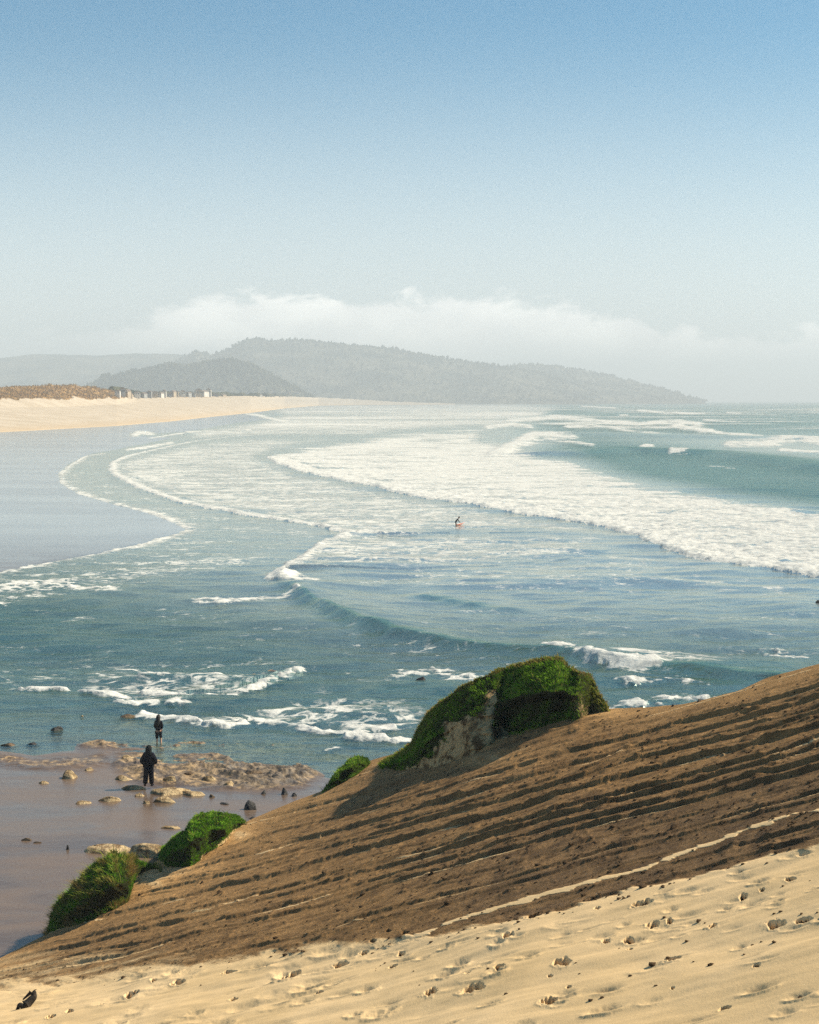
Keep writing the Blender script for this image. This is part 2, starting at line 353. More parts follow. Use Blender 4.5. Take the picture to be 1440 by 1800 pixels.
def lin(*p): return list(p)
STREAKS = [  # polyline, half thickness in px, density
    ([(1024, 714), (1080, 717)], 1.2, .8), ([(1125, 722), (1170, 726), (1235, 727)], 1.8, 1.0), ([(900, 739), (982, 733), (1031, 739), (1125, 746), (1185, 741), (1225, 746)], 4, .85),
    ([(1000, 750), (1185, 752), (1250, 760), (1345, 768)], 2.5, .7), ([(1190, 750), (1215, 753), (1245, 758)], 4, .9), ([(1286, 781), (1350, 781), (1402, 772), (1440, 778), (1600, 785)], 4.5, .95),
    ([(1376, 791), (1440, 796), (1600, 803)], 2.5, .9), ([(1183, 796), (1205, 797)], 2.5, .6), ([(1134, 784), (1142, 784)], 2.5, .85), ([(870, 800), (905, 781), (941, 764), (965, 764), (1000, 769)], 4.5, 1.0),
    ([(960, 772), (1000, 776), (1040, 782)], 2, .8), ([(860, 752), (900, 746), (930, 750)], 3, .9), ([(1280, 725), (1298, 726)], 1.5, .6), ([(1093, 730), (1100, 730)], 1.5, .7), ([(1240, 738), (1300, 742)], 1.5, .5),
    ([(880, 706), (1000, 707), (1100, 708)], 1.2, .75), ([(1250, 818), (1290, 822)], 1.2, .3), ([(1020, 745), (1100, 757), (1180, 765)], 2, .6),
    ([(330, 760), (370, 758), (440, 756)], 1.5, .7), ([(60, 786), (140, 780), (235, 775), (330, 760)], 1.0, .75), ([(237, 765), (247, 760), (262, 764)], 3, .95), ([(225, 791), (270, 785), (300, 779)], 2, .7),
    ([(420, 725), (450, 729), (480, 737), (500, 742)], 2, .8),
    ([(612, 1292), (650, 1297), (700, 1301), (740, 1303)], 3.2, 1.0), ([(532, 1276), (560, 1282), (620, 1283), (690, 1274)], 3.0, .9), ([(252, 1256), (300, 1264), (350, 1273), (400, 1276), (440, 1268), (490, 1268)], 3.6, 1.0),
    ([(24, 1212), (60, 1216), (112, 1217)], 3.0, .95), ([(150, 1217), (190, 1222), (225, 1228)], 3.6, .95), ([(212, 1236), (240, 1238), (270, 1236)], 4, .95), ([(300, 1236), (312, 1233), (322, 1237)], 3.5, 1.0),
    ([(260, 1218), (330, 1220), (410, 1217), (470, 1196), (520, 1172)], 4, .6), ([(250, 1190), (320, 1188), (380, 1186)], 3.5, .6), ([(555, 1322), (575, 1317), (590, 1312)], 2.4, .6),
    ([(482, 1019), (500, 1021), (525, 1024), (545, 1025)], 5, 1.0), ([(490, 1016), (505, 1017)], 6, 1.0), ([(340, 1062), (420, 1060), (500, 1053), (520, 1047)], 3, .55),
    ([(700, 1178), (760, 1172), (820, 1182)], 6, .42), ([(790, 1190), (830, 1188)], 4, .5), ([(960, 1143), (1010, 1152), (1050, 1164)], 4, .85), ([(1040, 1160), (1090, 1170), (1140, 1172)], 6, .9),
    ([(1150, 1228), (1200, 1222), (1250, 1228)], 6, .45), ([(1100, 1195), (1180, 1190), (1240, 1200)], 5, .35), ([(1050, 1245), (1120, 1238), (1190, 1235)], 6, .4), ([(1340, 1140), (1400, 1150)], 5, .35),
    ([(0, 1060), (90, 1035), (200, 1040)], 5, .4), ([(0, 1035), (60, 1028), (130, 1022)], 6, .45),
]
def sea_plane_px(x, y): return proj(x, y, 0.0)

def to_world(line):
    return np.array([[*at(u, v, 0.0).xy] for u, v in line])

def sea_bed(x, y, u, v):                           # height of the sand under and beside the water
    a = poly_sd(u, v, S1, 400); b = poly_sd(u, v, S2, 400)
    za = np.where(a > 0, .05 + .10 * np.tanh(a / 60), np.maximum(a * .0075, -1.6))
    zb = np.where(b > 0, .02 + .0011 * np.minimum(b, 900), np.maximum(b * .0026, -1.6))
    return np.maximum(za, zb), a, b

def make_sea():
    xs = np.concatenate([np.linspace(-.62, -.285, 70, endpoint=False), np.linspace(-.285, .285, 1000), np.linspace(.285, .62, 71)[1:]])
    vs = np.concatenate([np.linspace(703 + F * CAMZ / 15500 * 1.0, 720, 90, endpoint=False), np.linspace(720, 1420, 1000, endpoint=False), np.linspace(1420, 1900, 120)])
    # rows by depth
    _, yy, zz = ray(np.full_like(vs, CX), vs)
    dep = yy * (-CAMZ / zz)
    Y = np.repeat(dep[:, None], len(xs), 1); X = xs[None, :] * Y
    u, v = proj(X, Y, np.zeros_like(X))
    fp = Y * Y / (CAMZ * F) * 1.3                  # metres of depth per sampled row
    bed, sa, sb = sea_bed(X, Y, u, v)
    # chop
    Z = np.zeros_like(X)
    for i, (lam, amp) in enumerate(((.9, .045), (1.7, .11), (3.2, .19), (6.5, .26), (14, .25), (40, .30), (90, .35))):
        fade = sstep(1.5, 4.0, lam / fp)
        th = .25 * math.sin(i * 1.7)
        a = (X * math.cos(th) + Y * math.sin(th)) / (lam * 2.3); b = (-X * math.sin(th) + Y * math.cos(th)) / lam
        n = noise(a + .35 * noise(a * .7, b * .7, 50 + i), b, 20 + i)
        n = np.where(n > 0, n ** 1.0, n * .75)
        Z += amp * fade * n
    calm = 1 - .75 * sstep(0, 80, poly_sd(u, v, B, 150)) * 1.0
    calm *= 1 - .85 * sstep(-25, 40, poly_sd(u, v, C_, 150))
    calm *= sstep(-.02, .9, -bed) * .9 + .1
    calm *= 1 - .5 * sstep(0, 120, poly_sd(u, v, MAIN, 150))
    Z *= calm
    big = poly_sd(u, v, OPEN, 200)
    # swells in the open water on the right: two long low ridges
    for line, A, wd in (([(1000, 800), (1100, 792), (1180, 796), (1270, 800), (1360, 812), (1440, 824), (1700, 850)], 1.5, 16.0), ([(1040, 765), (1150, 768), (1300, 772), (1440, 776)], 1.5, 30.0)):
        wl = to_world(line); d = seg_dist(X, Y, wl, 120)
        front = np.interp(u, [p[0] for p in line], [p[1] for p in line])
        s = np.where(v > front, d / (wd * .45), d / wd)
        Z += A * np.exp(-s * s)
    # bores
    foam = np.zeros_like(X)
    wob = fbm(X / 9, Y / 9, 3, 70) * 1.0
    wob2 = fbm(X / 2.2, Y / 2.2, 4, 71)
    def bore(F_, P_, A, L, lw, dens):
        wl = to_world(F_)
        d = seg_dist(X, Y, wl, 90)
        s = np.where(inside(u, v * KV, np.asarray(P_, float) * [1, KV]), d, -d) + .55 * wob2 + .6 * wob
        sp_ = np.maximum(s, 0)
        return s, A * (1 - np.exp(-sp_ / .5)) * (.35 + .65 * np.exp(-sp_ / L)) * np.exp(-sp_ / (L * 6))
    s, z = bore(MAIN_F, MAIN, .52, 14, 3, 1); Z += z * (.8 + .7 * wob2)
    sdm = poly_sd(u, v, MAIN, 150)
    brk0 = fbm(X / (Y * .05), np.log(Y) * 40, 4, 82)
    dm = sstep(-8, 34, sdm + 34 * fbm(X / 40, Y / 90, 4, 72) + 40 * brk0 + 10 * wob2) * (.90 + .42 * brk0 + .16 * fbm(X / 12, Y / 12, 3, 87))
    dm = np.where(s > -90 + 1e-6, np.where((s < 0) & (sdm < 20), 0, dm), dm)
    dm = np.maximum(dm, np.where((s > 0) & (s < 6), 1.0, 0))
    foam = np.maximum(foam, dm)
    s, z = bore(B_F, B, .34, 5, 2, 1); Z += z
    foam = np.maximum(foam, np.where(s > 0, np.exp(-np.maximum(s - 1.2, 0) / 2.0) * .95, 0))
    foam = np.maximum(foam, .55 * sstep(0, 40, poly_sd(u, v, B, 150)) * sstep(0, .2, s) + .12 * np.where(s > 0, np.exp(-np.maximum(s, 0) / 30), 0))
    s, z = bore(C_F, C_, .12, 3, 2, 1); Z += z
    foam = np.maximum(foam, np.where(s > 0, np.exp(-np.maximum(s - .9, 0) / 1.5) * .95 * (.8 + .5 * wob), 0))
    foam = np.maximum(foam, .24 * sstep(0, 30, poly_sd(u, v, C_, 150)))
    foam = np.maximum(foam, .36 * sstep(-10, 60, poly_sd(u, v, LEFTM, 150)))
    s, z = bore(D_F, D_, .40, 5, 2, 1); Z += z
    foam = np.maximum(foam, np.where(s > 0, np.exp(-np.maximum(s - 1.0, 0) / 2.5) * .85, 0))
    dd = poly_sd(u, v, D_, 150)
    foam = np.maximum(foam, (.56 - .16 * sstep(700, 1080, u)) * sstep(-12, 45, dd))
    lower = poly_sd(u, v, [(480, 1000), (700, 1000), (1000, 975), (1120, 960), (1300, 1010), (1440, 1030), (1440, 1060), (900, 1050), (560, 1035)], 150)
    foam = np.maximum(foam, .27 * sstep(-20, 60, lower))
    foam = np.maximum(foam, (.12 + .22 * fbm(X / 14, Y / 7, 3, 85)) * sstep(1300, 1150, v) * sstep(1040, 1090, v))
    # far surf
    fs = poly_sd(u, v, FARS, 150)
    band = fbm(X / 260, Y / 130, 4, 73)
    foam = np.maximum(foam, np.clip(.66 + .75 * band, 0, 1) * sstep(-6, 30, fs))
    gen = fbm(X / 240, Y / 110, 4, 74)
    rgt = sstep(880, 1000, u) * sstep(775, 745, v)
    foam = np.maximum(foam, np.clip((gen + .04) * 2.4 + .6 * brk0, 0, .9) * rgt * sstep(704, 722, v))
    # the green swell that peels toward the rocks
    swell = np.zeros_like(X)
    for line, A, fr_, bk in ((E_F, .64, .8, 5.0), (G_F, .24, .8, 3.0)):
        wl = to_world(line); d = seg_dist(X, Y, wl, 30)
        front = np.interp(u, [p[0] for p in line], [p[1] for p in line])
        ends = sstep(line[0][0] - 30, line[0][0] + 60, u) * sstep(line[-1][0] + 30, line[-1][0] - 120, u)
        s = np.where(v > front, d / fr_, d / bk)
        Z += A * ends * np.exp(-s ** 1.6) * (1 + .15 * wob)
        swell = np.maximum(swell, ends * np.exp(-(d / 1.5) ** 2) * np.where(v > front - 4, 1, .2))
    foam = np.maximum(foam, .60 * sstep(-10, 30, poly_sd(u, v, BRK, 150)))
    foam = np.maximum(foam, .46 * sstep(-8, 35, poly_sd(u, v, NEAR, 150)))
    foam = np.maximum(foam, .40 * sstep(-8, 30, poly_sd(u, v, REEF, 150)))
    jit_u = 5 * fbm(X / 5, Y / 5, 3, 75); jit_v = 2.2 * fbm(X / 4, Y / 4, 3, 76)
    brk = fbm(X / (Y * .022), np.log(Y) * 55, 4, 83); brk2 = fbm(X / (Y * .007), np.log(Y) * 110, 3, 84)
    for line, th, dn in STREAKS:
        a = np.asarray(line, float)
        m = (u > a[:, 0].min() - 40) & (u < a[:, 0].max() + 40) & (v > a[:, 1].min() - 25) & (v < a[:, 1].max() + 25)
        if not m.any(): continue
        uu = u[m]; vv = v[m] - np.where(vv_far := (v[m] < 800), 0, jit_v[m])
        d = seg_dist(uu * .35, vv, a * [.35, 1], 60)
        k = np.clip(sstep(th * 1.9, th * .2, d) * (dn + .15) + (.9 * brk[m] + .5 * brk2[m]) * sstep(th * 2.2, th * .6, d), 0, 1)
        foam[m] = np.maximum(foam[m], k)
        Z[m] += np.where(v[m] > 800, .16, .5) * k * np.minimum(1, th / 3)
    foam = np.where(foam > .02, foam + (.30 * brk + .22 * brk2) * sstep(.02, .2, foam) * (1 - .5 * sstep(.8, 1.0, foam)), foam)
    foam = np.clip(foam, 0, 1)
    # lumps of white water
    lum = fbm(X / 3.0, Y / 3.0, 3, 77); lum2 = fbm(X / 1.1, Y / 1.1, 3, 79)
    Z += sstep(.5, .95, foam) * (.30 * lum * sstep(2, 6, 9 / fp) + .10 * lum2 * sstep(1.5, 4, 3 / fp))
    spl = np.exp(-((u - 496) / 14) ** 2 - ((v - 1019) / 6) ** 2)
    Z += spl * .55
    # clean patches in front of the dune
    foam *= 1 - .5 * sstep(.3, .6, fbm(X / 30, Y / 12, 3, 78)) * (v > 1040)
    silt = sstep(1235, 950, v + .16 * np.maximum(720 - u, 0)) * (1 - sstep(-30, 60, big)) * (1 - .8 * sstep(860, 1000, u) * sstep(790, 750, v))
    silt = np.clip(silt * (1 - .12 * sstep(0, 60, poly_sd(u, v, C_, 150))) + .2 * fbm(X / 60, Y / 25, 3, 80) * sstep(1200, 1000, v), 0, 1)
    dpt = np.maximum(Z - bed, 0)
    opac = np.clip(1 - np.exp(-dpt * .5), 0, 1)
    opac = np.where(v < 1100, np.maximum(opac, .45), opac)
    sink = sstep(.04, .12, bed)
    Z = Z - .35 * sink
    me = grid_mesh('sea', X, Y, Z, dict(swell=np.clip(swell, 0, 1), foam=np.clip(foam, 0, 1), silt=silt, opacity=opac))
    tag(link('sea', me, M_SEA), kind='structure')
make_sea()

# ------------------------------------------------------------------ sand flat beside and under the water
def rock_mask(u, v):
    r = sstep(-10, 40, poly_sd(u, v, [(200, 1322), (260, 1318), (330, 1322), (400, 1316), (480, 1318), (560, 1338), (575, 1362), (540, 1390), (470, 1398), (380, 1398), (330, 1392), (250, 1390), (205, 1372), (190, 1345)], 150))
    r2 = .55 * sstep(-10, 40, poly_sd(u, v, [(-200, 1318), (0, 1318), (60, 1330), (200, 1318), (210, 1345), (170, 1362), (60, 1362), (0, 1352), (-200, 1350)], 150))
    r3 = .8 * sstep(-10, 40, poly_sd(u, v, [(110, 1292), (300, 1284), (520, 1288), (640, 1316), (600, 1340), (480, 1322), (300, 1322), (140, 1322)], 150))
    r4 = .8 * sstep(-10, 30, poly_sd(u, v, [(150, 1290), (200, 1262), (250, 1248), (262, 1256), (225, 1272), (190, 1288)], 150))
    r5 = .8 * sstep(-10, 30, poly_sd(u, v, [(230, 1216), (300, 1200), (390, 1182), (520, 1158), (560, 1156), (480, 1178), (370, 1200), (290, 1216)], 150))
    return np.maximum.reduce([r, r2, r3, r4, r5])
def flat_height(X, Y, detail=True):
    u, v = proj(X, Y, np.zeros_like(X))
    bed, a, b = sea_bed(X, Y, u, v)
    rk = rock_mask(u, v)
    if detail:
        near = v > 1120
        n = np.where(near, fbm(X / 1.3 + .4 * Y, Y / .8, 5, 90, .55), 0)
        n2 = np.where(near, fbm(X / 4, Y / 3, 3, 91), 0)
        rdg = np.where(near, 1 - np.abs(fbm(X / 1.6 + .3 * Y / 1.6, Y / .9, 4, 95)) * 3.2, 0)
        bed = bed + rk * (.20 * n + .16 * n2 + .20 * np.maximum(rdg, 0) * sstep(-.3, .3, n2) + .05)
        bed = bed + (1 - rk) * .012 * np.where(near, fbm(X / 3.5, Y / 1.2, 3, 92), 0)
        # the reef under the surf comes close to the surface
        bed = np.where((rk > .3) & (v < 1300) & near, np.maximum(bed, -.42 + .34 * rk * (1 + n)), bed)
    return bed, rk
def make_flat():
    xs = np.concatenate([np.linspace(-.62, -.285, 50, endpoint=False), np.linspace(-.285, .02, 640), np.linspace(.02, .3, 90)[1:]])
    vs = np.concatenate([np.linspace(708, 1130, 300, endpoint=False), np.linspace(1130, 1420, 440, endpoint=False), np.linspace(1420, 1990, 260)])
    _, yy, zz = ray(np.full_like(vs, CX), vs)
    dep = yy * (-CAMZ / zz)
    Y = np.repeat(dep[:, None], len(xs), 1); X = xs[None, :] * Y
    Z, rk = flat_height(X, Y)
    tag(link('beach', grid_mesh('beach', X, Y, Z, dict(rock=rk, dark_rock=np.clip(sstep(320, 430, proj(X, Y, Z * 0)[0]) * .8 + .5 * fbm(X / 3, Y / 2, 3, 97), 0, 1), wet=sstep(1060, 900, proj(X, Y, Z * 0)[1]))), M_WET), kind='structure')
make_flat()
def ground_z(x, y):
    z, _ = flat_height(np.array([[x]], float), np.array([[y]], float))
    return float(z[0, 0])

# ------------------------------------------------------------------ far dry beach with its foredune
FB_U = [-900, -300, 0, 60, 130, 205, 240, 300, 370, 440, 500, 560, 620, 700, 800]
FB_V0 = [790, 772, 760, 757, 753, 749, 746, 741, 733, 726, 718, 713, 712, 711.6, 711.3]         # foot, at the water
FB_VF = [726, 720, 716, 716, 714, 711, 706, 703, 702, 701.5, 701.5, 702.5, 705, 708.5, 710]         # foot of the dune
FB_VC = [672, 676, 681, 679, 677, 687, 695, 695.5, 696, 696.5, 697, 698.5, 701.5, 706.5, 709]       # crest
FB_K1 = [1.35, 1.35, 1.35, 1.36, 1.38, 1.42, 1.5, 1.55, 1.45, 1.35, 1.3, 1.1, 1.05, 1.03, 1.02]
def fb_depth0(u):
    v0 = np.interp(u, FB_U, FB_V0)
    x, y, z = ray(u, v0)
    return y * (-CAMZ / z)
def make_far_beach():
    us = np.concatenate([np.linspace(-900, -30, 60, endpoint=False), np.linspace(-30, 640, 520, endpoint=False), np.linspace(640, 800, 60)])
    R1, R2, R3 = 50, 60, 14
    d0 = fb_depth0(us); k1 = np.interp(us, FB_U, FB_K1)
    v0 = np.interp(us, FB_U, FB_V0); vf = np.interp(us, FB_U, FB_VF); vc = np.interp(us, FB_U, FB_VC)
    rows = []; gr = []; damp = []
    for i in range(R1):
        t = i / R1; tt = t ** 1.4
        rows.append((us, v0 + (vf - v0) * t, d0 * (1 + (k1 - 1) * tt))); gr.append(np.zeros_like(us)); damp.append(np.full_like(us, max(0, 1 - t * 3.2)))
    for i in range(R2):
        t = i / (R2 - 1)
        lump = fbm(us / 26, np.full_like(us, t * 1.2), 4, 101) * 4.2 * math.sin(math.pi * min(1, t * 1.0) * .5) * np.interp(us, [0, 190, 240], [1, 1, .35])
        rows.append((us, vf + (vc - vf) * t - lump * (t > .1) * min(1, t * 1.5), d0 * k1 * (1 + np.interp(us, [0, 300, 560], [.14, .10, .02]) * t)))
        gl_ = np.interp(us, [-900, 200, 225, 330, 600, 800], [1, 1, .35, .45, .2, .0])
        edge = .42 + .30 * fbm(us / 22 + t * 1.6, np.full_like(us, t * 2), 4, 103)
        gr.append(gl_ * sstep(-.12, .12, t - edge)); damp.append(np.zeros_like(us))
    vend, dend = rows[-1][1], rows[-1][2]
    X = []; Y = []; Z = []
    for u_, v_, d_ in rows:
        x, y, z = pt(u_, v_, d_); X.append(x); Y.append(y); Z.append(z)
    for i in range(1, R3 + 1):
        t = i / R3
        x, y, z = pt(us, vend, dend)
        k = 1 + .10 * t
        X.append(x * k); Y.append(y * k); Z.append(z * (1 - t * t) - 2 * t); gr.append(gr[R1 + R2 - 1]); damp.append(np.zeros_like(us))
    X = np.array(X); Y = np.array(Y); Z = np.array(Z)
    Z[0] -= .6
    tag(link('far_beach', grid_mesh('far_beach', X, Y, Z, dict(grassy=np.array(gr), damp=np.array(damp))), M_FAR), kind='structure')
    return X, Y, Z, np.array(gr)
FBX, FBY, FBZ, FBG = make_far_beach()

def blade_mesh(name, P, H, W, lean, tint, dry, seg=2):
    """P (n,3) base points, H heights, W widths, lean (n,2) horizontal tip offset; curved two-segment blades"""
    n = len(P)
    ang = RNG.uniform(0, math.pi, n); c = np.cos(ang) * W / 2; s = np.sin(ang) * W / 2
    off = np.stack([c, s, np.zeros(n)], -1)
    mid = P + np.stack([lean[:, 0] * .35, lean[:, 1] * .35, H * .6], -1)
    tip = P + np.stack([lean[:, 0], lean[:, 1], H], -1)
    V = np.stack([P - off, P + off, mid + off * .75, mid - off * .75, tip + off * .12, tip - off * .12], 1).reshape(-1, 3)
    b = np.arange(n)[:, None] * 6
    Fc = np.concatenate([b + np.array([[0, 1, 2, 3]]), b + np.array([[3, 2, 4, 5]])], 0)
    return raw_mesh(name, V, Fc, False, dict(tint=np.repeat(tint, 6), dry=np.repeat(dry, 6)))

def far_grass():
    flat = np.argwhere(FBG > .45)
    flat = flat[(flat[:, 1] > 40) & (flat[:, 1] < 500)]
    pick = flat[RNG.integers(0, len(flat), 7000)]
    P = np.stack([FBX[pick[:, 0], pick[:, 1]], FBY[pick[:, 0], pick[:, 1]], FBZ[pick[:, 0], pick[:, 1]]], -1) + RNG.normal(0, .8, (7000, 3)) * [1, 1, .05]
    sc = P[:, 1] / 1300
    me = blade_mesh('dune_grass', P, RNG.uniform(.6, 1.7, 7000) * sc ** .5, RNG.uniform(.35, 1.0, 7000) * sc ** .5, RNG.normal(0, .5, (7000, 2)), RNG.random(7000), RNG.random(7000) ** 2)
    tag(link('dune_grass', me, M_TUFT), 'brown dune grass along the top of the far beach', 'grass', kind='stuff')
far_grass()

# ------------------------------------------------------------------ near dune
T_U = [-500, -200, 0, 85, 150, 215, 280, 340, 400, 437, 520, 580, 648, 720, 800, 880, 960, 1065, 1140, 1200, 1245, 1300, 1345, 1440, 1600, 1800]
T_V = [1830, 1750, 1685, 1641, 1605, 1552, 1510, 1494, 1466, 1442, 1407, 1386, 1337, 1318, 1288, 1258, 1246, 1246, 1243, 1238, 1228, 1214, 1192, 1167, 1120, 1060]
_gu = np.arange(-700, 2000, 2.0)
def _smooth(y, sig):
    k = np.exp(-.5 * (np.arange(-4 * sig, 4 * sig + 2, 2.0) / sig) ** 2); k /= k.sum()
    n = len(k) // 2
    yp = np.concatenate([2 * y[0] - y[n:0:-1], y, 2 * y[-1] - y[-2:-n - 2:-1]])
    return np.convolve(yp, k, 'valid')[:len(y)]
_T1 = _smooth(np.interp(_gu, T_U, T_V), 8); _T2 = _smooth(np.interp(_gu, T_U, T_V), 90)
def T_of(u): return np.interp(u, _gu, _T1)
def T_soft(u): return np.interp(u, _gu, _T2)
QT_U = [-500, 0, 150, 280, 440, 600, 720, 880, 1060, 1200, 1300, 1440, 1800]
QT_D = [36, 45.5, 49, 53, 56, 56.5, 54.5, 48, 40.5, 36.5, 34.5, 32.5, 29]
_Q = _smooth(1 / np.interp(_gu, QT_U, QT_D), 80)
def qT(u): return np.interp(u, _gu, _Q)
_QB = _smooth(np.interp(_gu, [-500, 0, 1440, 1800], [1 / 38., 1 / 31., 1 / 15., 1 / 13.]), 150)
def qB(u): return np.interp(u, _gu, _QB)
def dune_q(u, v):
    T = T_soft(u)
    return qT(u) + (qB(u) - qT(u)) * (v - T) / (1800 - T)
def dune_pt(u, v): return pt(u, v, 1 / dune_q(u, v))

SAND_E = [(-500, 1850), (0, 1742), (120, 1724), (250, 1708), (380, 1694), (480, 1676), (560, 1664), (660, 1655), (740, 1650), (820, 1634), (910, 1620), (960, 1608), (1040, 1590), (1110, 1567), (1220, 1545), (1300, 1520), (1370, 1500), (1440, 1482), (1800, 1390)]
STREAK = [(700, 1652), (740, 1645), (800, 1620), (885, 1595), (970, 1570), (1040, 1552), (1090, 1540), (1135, 1530), (1170, 1512), (1210, 1497), (1260, 1482), (1300, 1465), (1340, 1450), (1390, 1434), (1440, 1427), (1560, 1400)]
PRINTS = [(315, 1728, 28, 9), (230, 1750, 26, 10), (512, 1706, 36, 14), (600, 1689, 32, 10), (640, 1668, 18, 7), (465, 1696, 20, 7), (402, 1706, 28, 7), (122, 1781, 16, 8), (270, 1725, 12, 6), (410, 1757, 16, 7), (655, 1654, 14, 6),
          (682, 1637, 10, 6), (712, 1640, 14, 9), (705, 1671, 14, 6), (937, 1615, 32, 12), (892, 1651, 20, 11), (990, 1694, 34, 15), (877, 1706, 22, 9), (822, 1716, 14, 7), (757, 1747, 28, 15), (832, 1740, 48, 14), (965, 1765, 34, 15),
          (1147, 1622, 22, 12), (1177, 1616, 12, 10), (1252, 1625, 20, 13), (1365, 1622, 36, 14), (1307, 1572, 16, 9), (1390, 1540, 26, 8), (1130, 1590, 38, 9), (1105, 1650, 24, 9), (1065, 1656, 18, 8), (1185, 1685, 36, 11), (1275, 1772, 26, 9),
          (1000, 1738, 12, 6), (1182, 1738, 7, 5), (1107, 1667, 14, 6), (1412, 1615, 40, 9), (967, 1715, 9, 5), (560, 1745, 18, 8), (690, 1700, 16, 6), (1330, 1700, 14, 6), (90, 1790, 18, 8), (180, 1768, 14, 6), (1340, 1560, 10, 5), (1050, 1600, 12, 6)]

def make_dune():
    us = np.concatenate([np.linspace(-500, -30, 40, endpoint=False), np.linspace(-30, 1470, 1180, endpoint=False), np.linspace(1470, 1800, 40)])
    ts = np.concatenate([np.linspace(0, 1.03, 640, endpoint=False), np.linspace(1.03, 2.0, 60)])
    U = np.repeat(us[None, :], len(ts), 0)
    T = T_of(us)[None, :]
    # smooth the edge a little, then roughen it
    Vv = T + (1800 - T) * ts[:, None]
    X, Y, Z = dune_pt(U, Vv)
    D = Y
    se = np.interp(U, [p[0] for p in SAND_E], [p[1] for p in SAND_E])
    a = np.hypot(X, Y)
    edge_n = fbm(U / 60, Vv / 14, 4, 200)
    sd_ = (Vv - se) + 9 * edge_n * np.interp(U, [0, 400, 900], [2.4, 1.8, .9])
    wl = np.interp(U, [0, 380, 700, 1440], [30, 20, 10, 7])
    sand = sstep(-wl, wl * .6, sd_)
    # rills: steps whose risers face the camera, running up to the right
    # warp the rill coordinate so that lines wander
    slope = .28 - .03 * sstep(700, 0, U)
    W = Vv + slope * (U - 720) + 7 * fbm(U / 330, Vv / 120, 2, 201) + 1.2 * fbm(U / 32, Vv / 16, 4, 202)
    def profile(seed, lo, hi, amin, amax, sharp):
        r = np.random.default_rng(seed)
        ks = []; w_ = 900.0
        while w_ < 2500: w_ += r.uniform(lo, hi); ks.append(w_)
        ks = np.array(ks); A = r.uniform(amin, amax, len(ks))
        g = np.arange(900, 2500, .25); out = np.zeros_like(g)
        idx = np.clip(np.searchsorted(ks, g), 1, len(ks) - 1)
        p0 = ks[idx - 1]; p1 = ks[idx]
        t = (g - p0) / (p1 - p0)
        Aa = A[idx]; Ab = A[idx - 1]
        rise = Aa * t ** 1.3
        sw = sharp / (p1 - p0)
        # fall right after the previous ridge line
        rise = np.where(t < sw, Ab * (1 - sstep(0, 1, t / sw)) + Aa * t ** 1.3, rise)
        return g, rise
    far = D / 38.0
    fadein = sstep(0, .05, ts[:, None]) * np.ones_like(U)
    st = seg_dist(U, Vv, STREAK, 40)
    rill = (1 - sand) * (1 - .9 * np.exp(-(st / 13) ** 2))
    g, p1 = profile(3, 8, 28, .03, .15, 2.3); g, p2 = profile(9, 8, 18, .02, .06, 2.0)
    m1 = np.maximum(sstep(-.46, -.06, fbm(U / 800, W / 26, 3, 203)), .70 * sstep(700, 1050, U)) * (.62 + .38 * sstep(500, 1080, U + (1500 - Vv) * .6)) * (.62 + .38 * sstep(-.25, .15, fbm(U / 75, W / 8, 4, 209)))
    m2 = sstep(-.15, .3, fbm(U / 150, W / 9, 3, 204))
    smooth_tl = 1 - .75 * sstep(70, 0, Vv - T) * sstep(700, 300, U)          # the smooth shoulder near the mounds
    H = (np.interp(W, g, p1) * m1 * far * 1.15 + np.interp(W + 40, g, p2) * m2 * far) * rill * smooth_tl * fadein
    # clods and crumbs
    c1 = fbm(X / .55, Y / .75, 4, 205); c2 = noise(X / .20, Y / .28, 206); c3 = noise(X / .11, Y / .15, 207)
    crumb = np.maximum(c1 - .18, 0) * .20 + np.maximum(c2 - .42, 0) * .12 + np.maximum(c3 - .5, 0) * .07
    H += crumb * .6 * rill * (.5 + .5 * m1) * fadein * far ** .3
    H += .012 * c1 * rill
    H += .13 * fbm(X / 4.5, Y / 6, 2, 208) * rill * fadein * .8
    # sand: soft wind-worn undulations
    xs_ = X * math.cos(-.45) + Y * math.sin(-.45); ys_ = -X * math.sin(-.45) + Y * math.cos(-.45)
    und = fbm(xs_ / 2.6, ys_ / .9, 3, 210) * .085 + fbm(xs_ / .9, ys_ / .38, 3, 211) * .016 + fbm(X / 6, Y / 6, 2, 212) * .15
    H += und * sand * np.minimum(1, D / 18)
    # soft old footprints
    shadow_side = np.zeros_like(U)
    r = np.random.default_rng(5)
    soft = []
    while len(soft) < 170:
        u_ = r.uniform(-30, 1470); v_ = r.uniform(1490, 1830)
        if v_ < np.interp(u_, [p[0] for p in SAND_E], [p[1] for p in SAND_E]) + 4: continue
        lane = abs((v_ - 1660) + .24 * (u_ - 800))
        if lane > 90 and r.random() < .72: continue
        k = .55 + .45 * (v_ - 1450) / 350
        soft.append((u_, v_, r.uniform(22, 58) * k, r.uniform(5, 12) * k, r.uniform(.30, .75), False))
    for (u_, v_, w_, h_) in PRINTS: soft.append((u_, v_, w_ * .80, h_ * .82, 1.0, True))
    for (u_, v_, w_, h_, dp, hard) in soft:
        cols = np.where(np.abs(us - u_) < w_ * 2.2)[0]
        if not len(cols): continue
        c0, c1_ = cols[0], cols[-1] + 1
        Vs = Vv[:, c0:c1_]; Us = U[:, c0:c1_]
        dv = Vs - v_ + .24 * (Us - u_); du = Us - u_
        j = (.75 if hard else .35) * fbm(du / w_ * 2.4 + u_, dv / h_ * 1.6 + v_, 3, 230)
        rr = np.sqrt((du / (w_ * .52)) ** 2 + (dv / (h_ * .5)) ** 2) + j
        dep = h_ * (D[:, c0:c1_]) / F
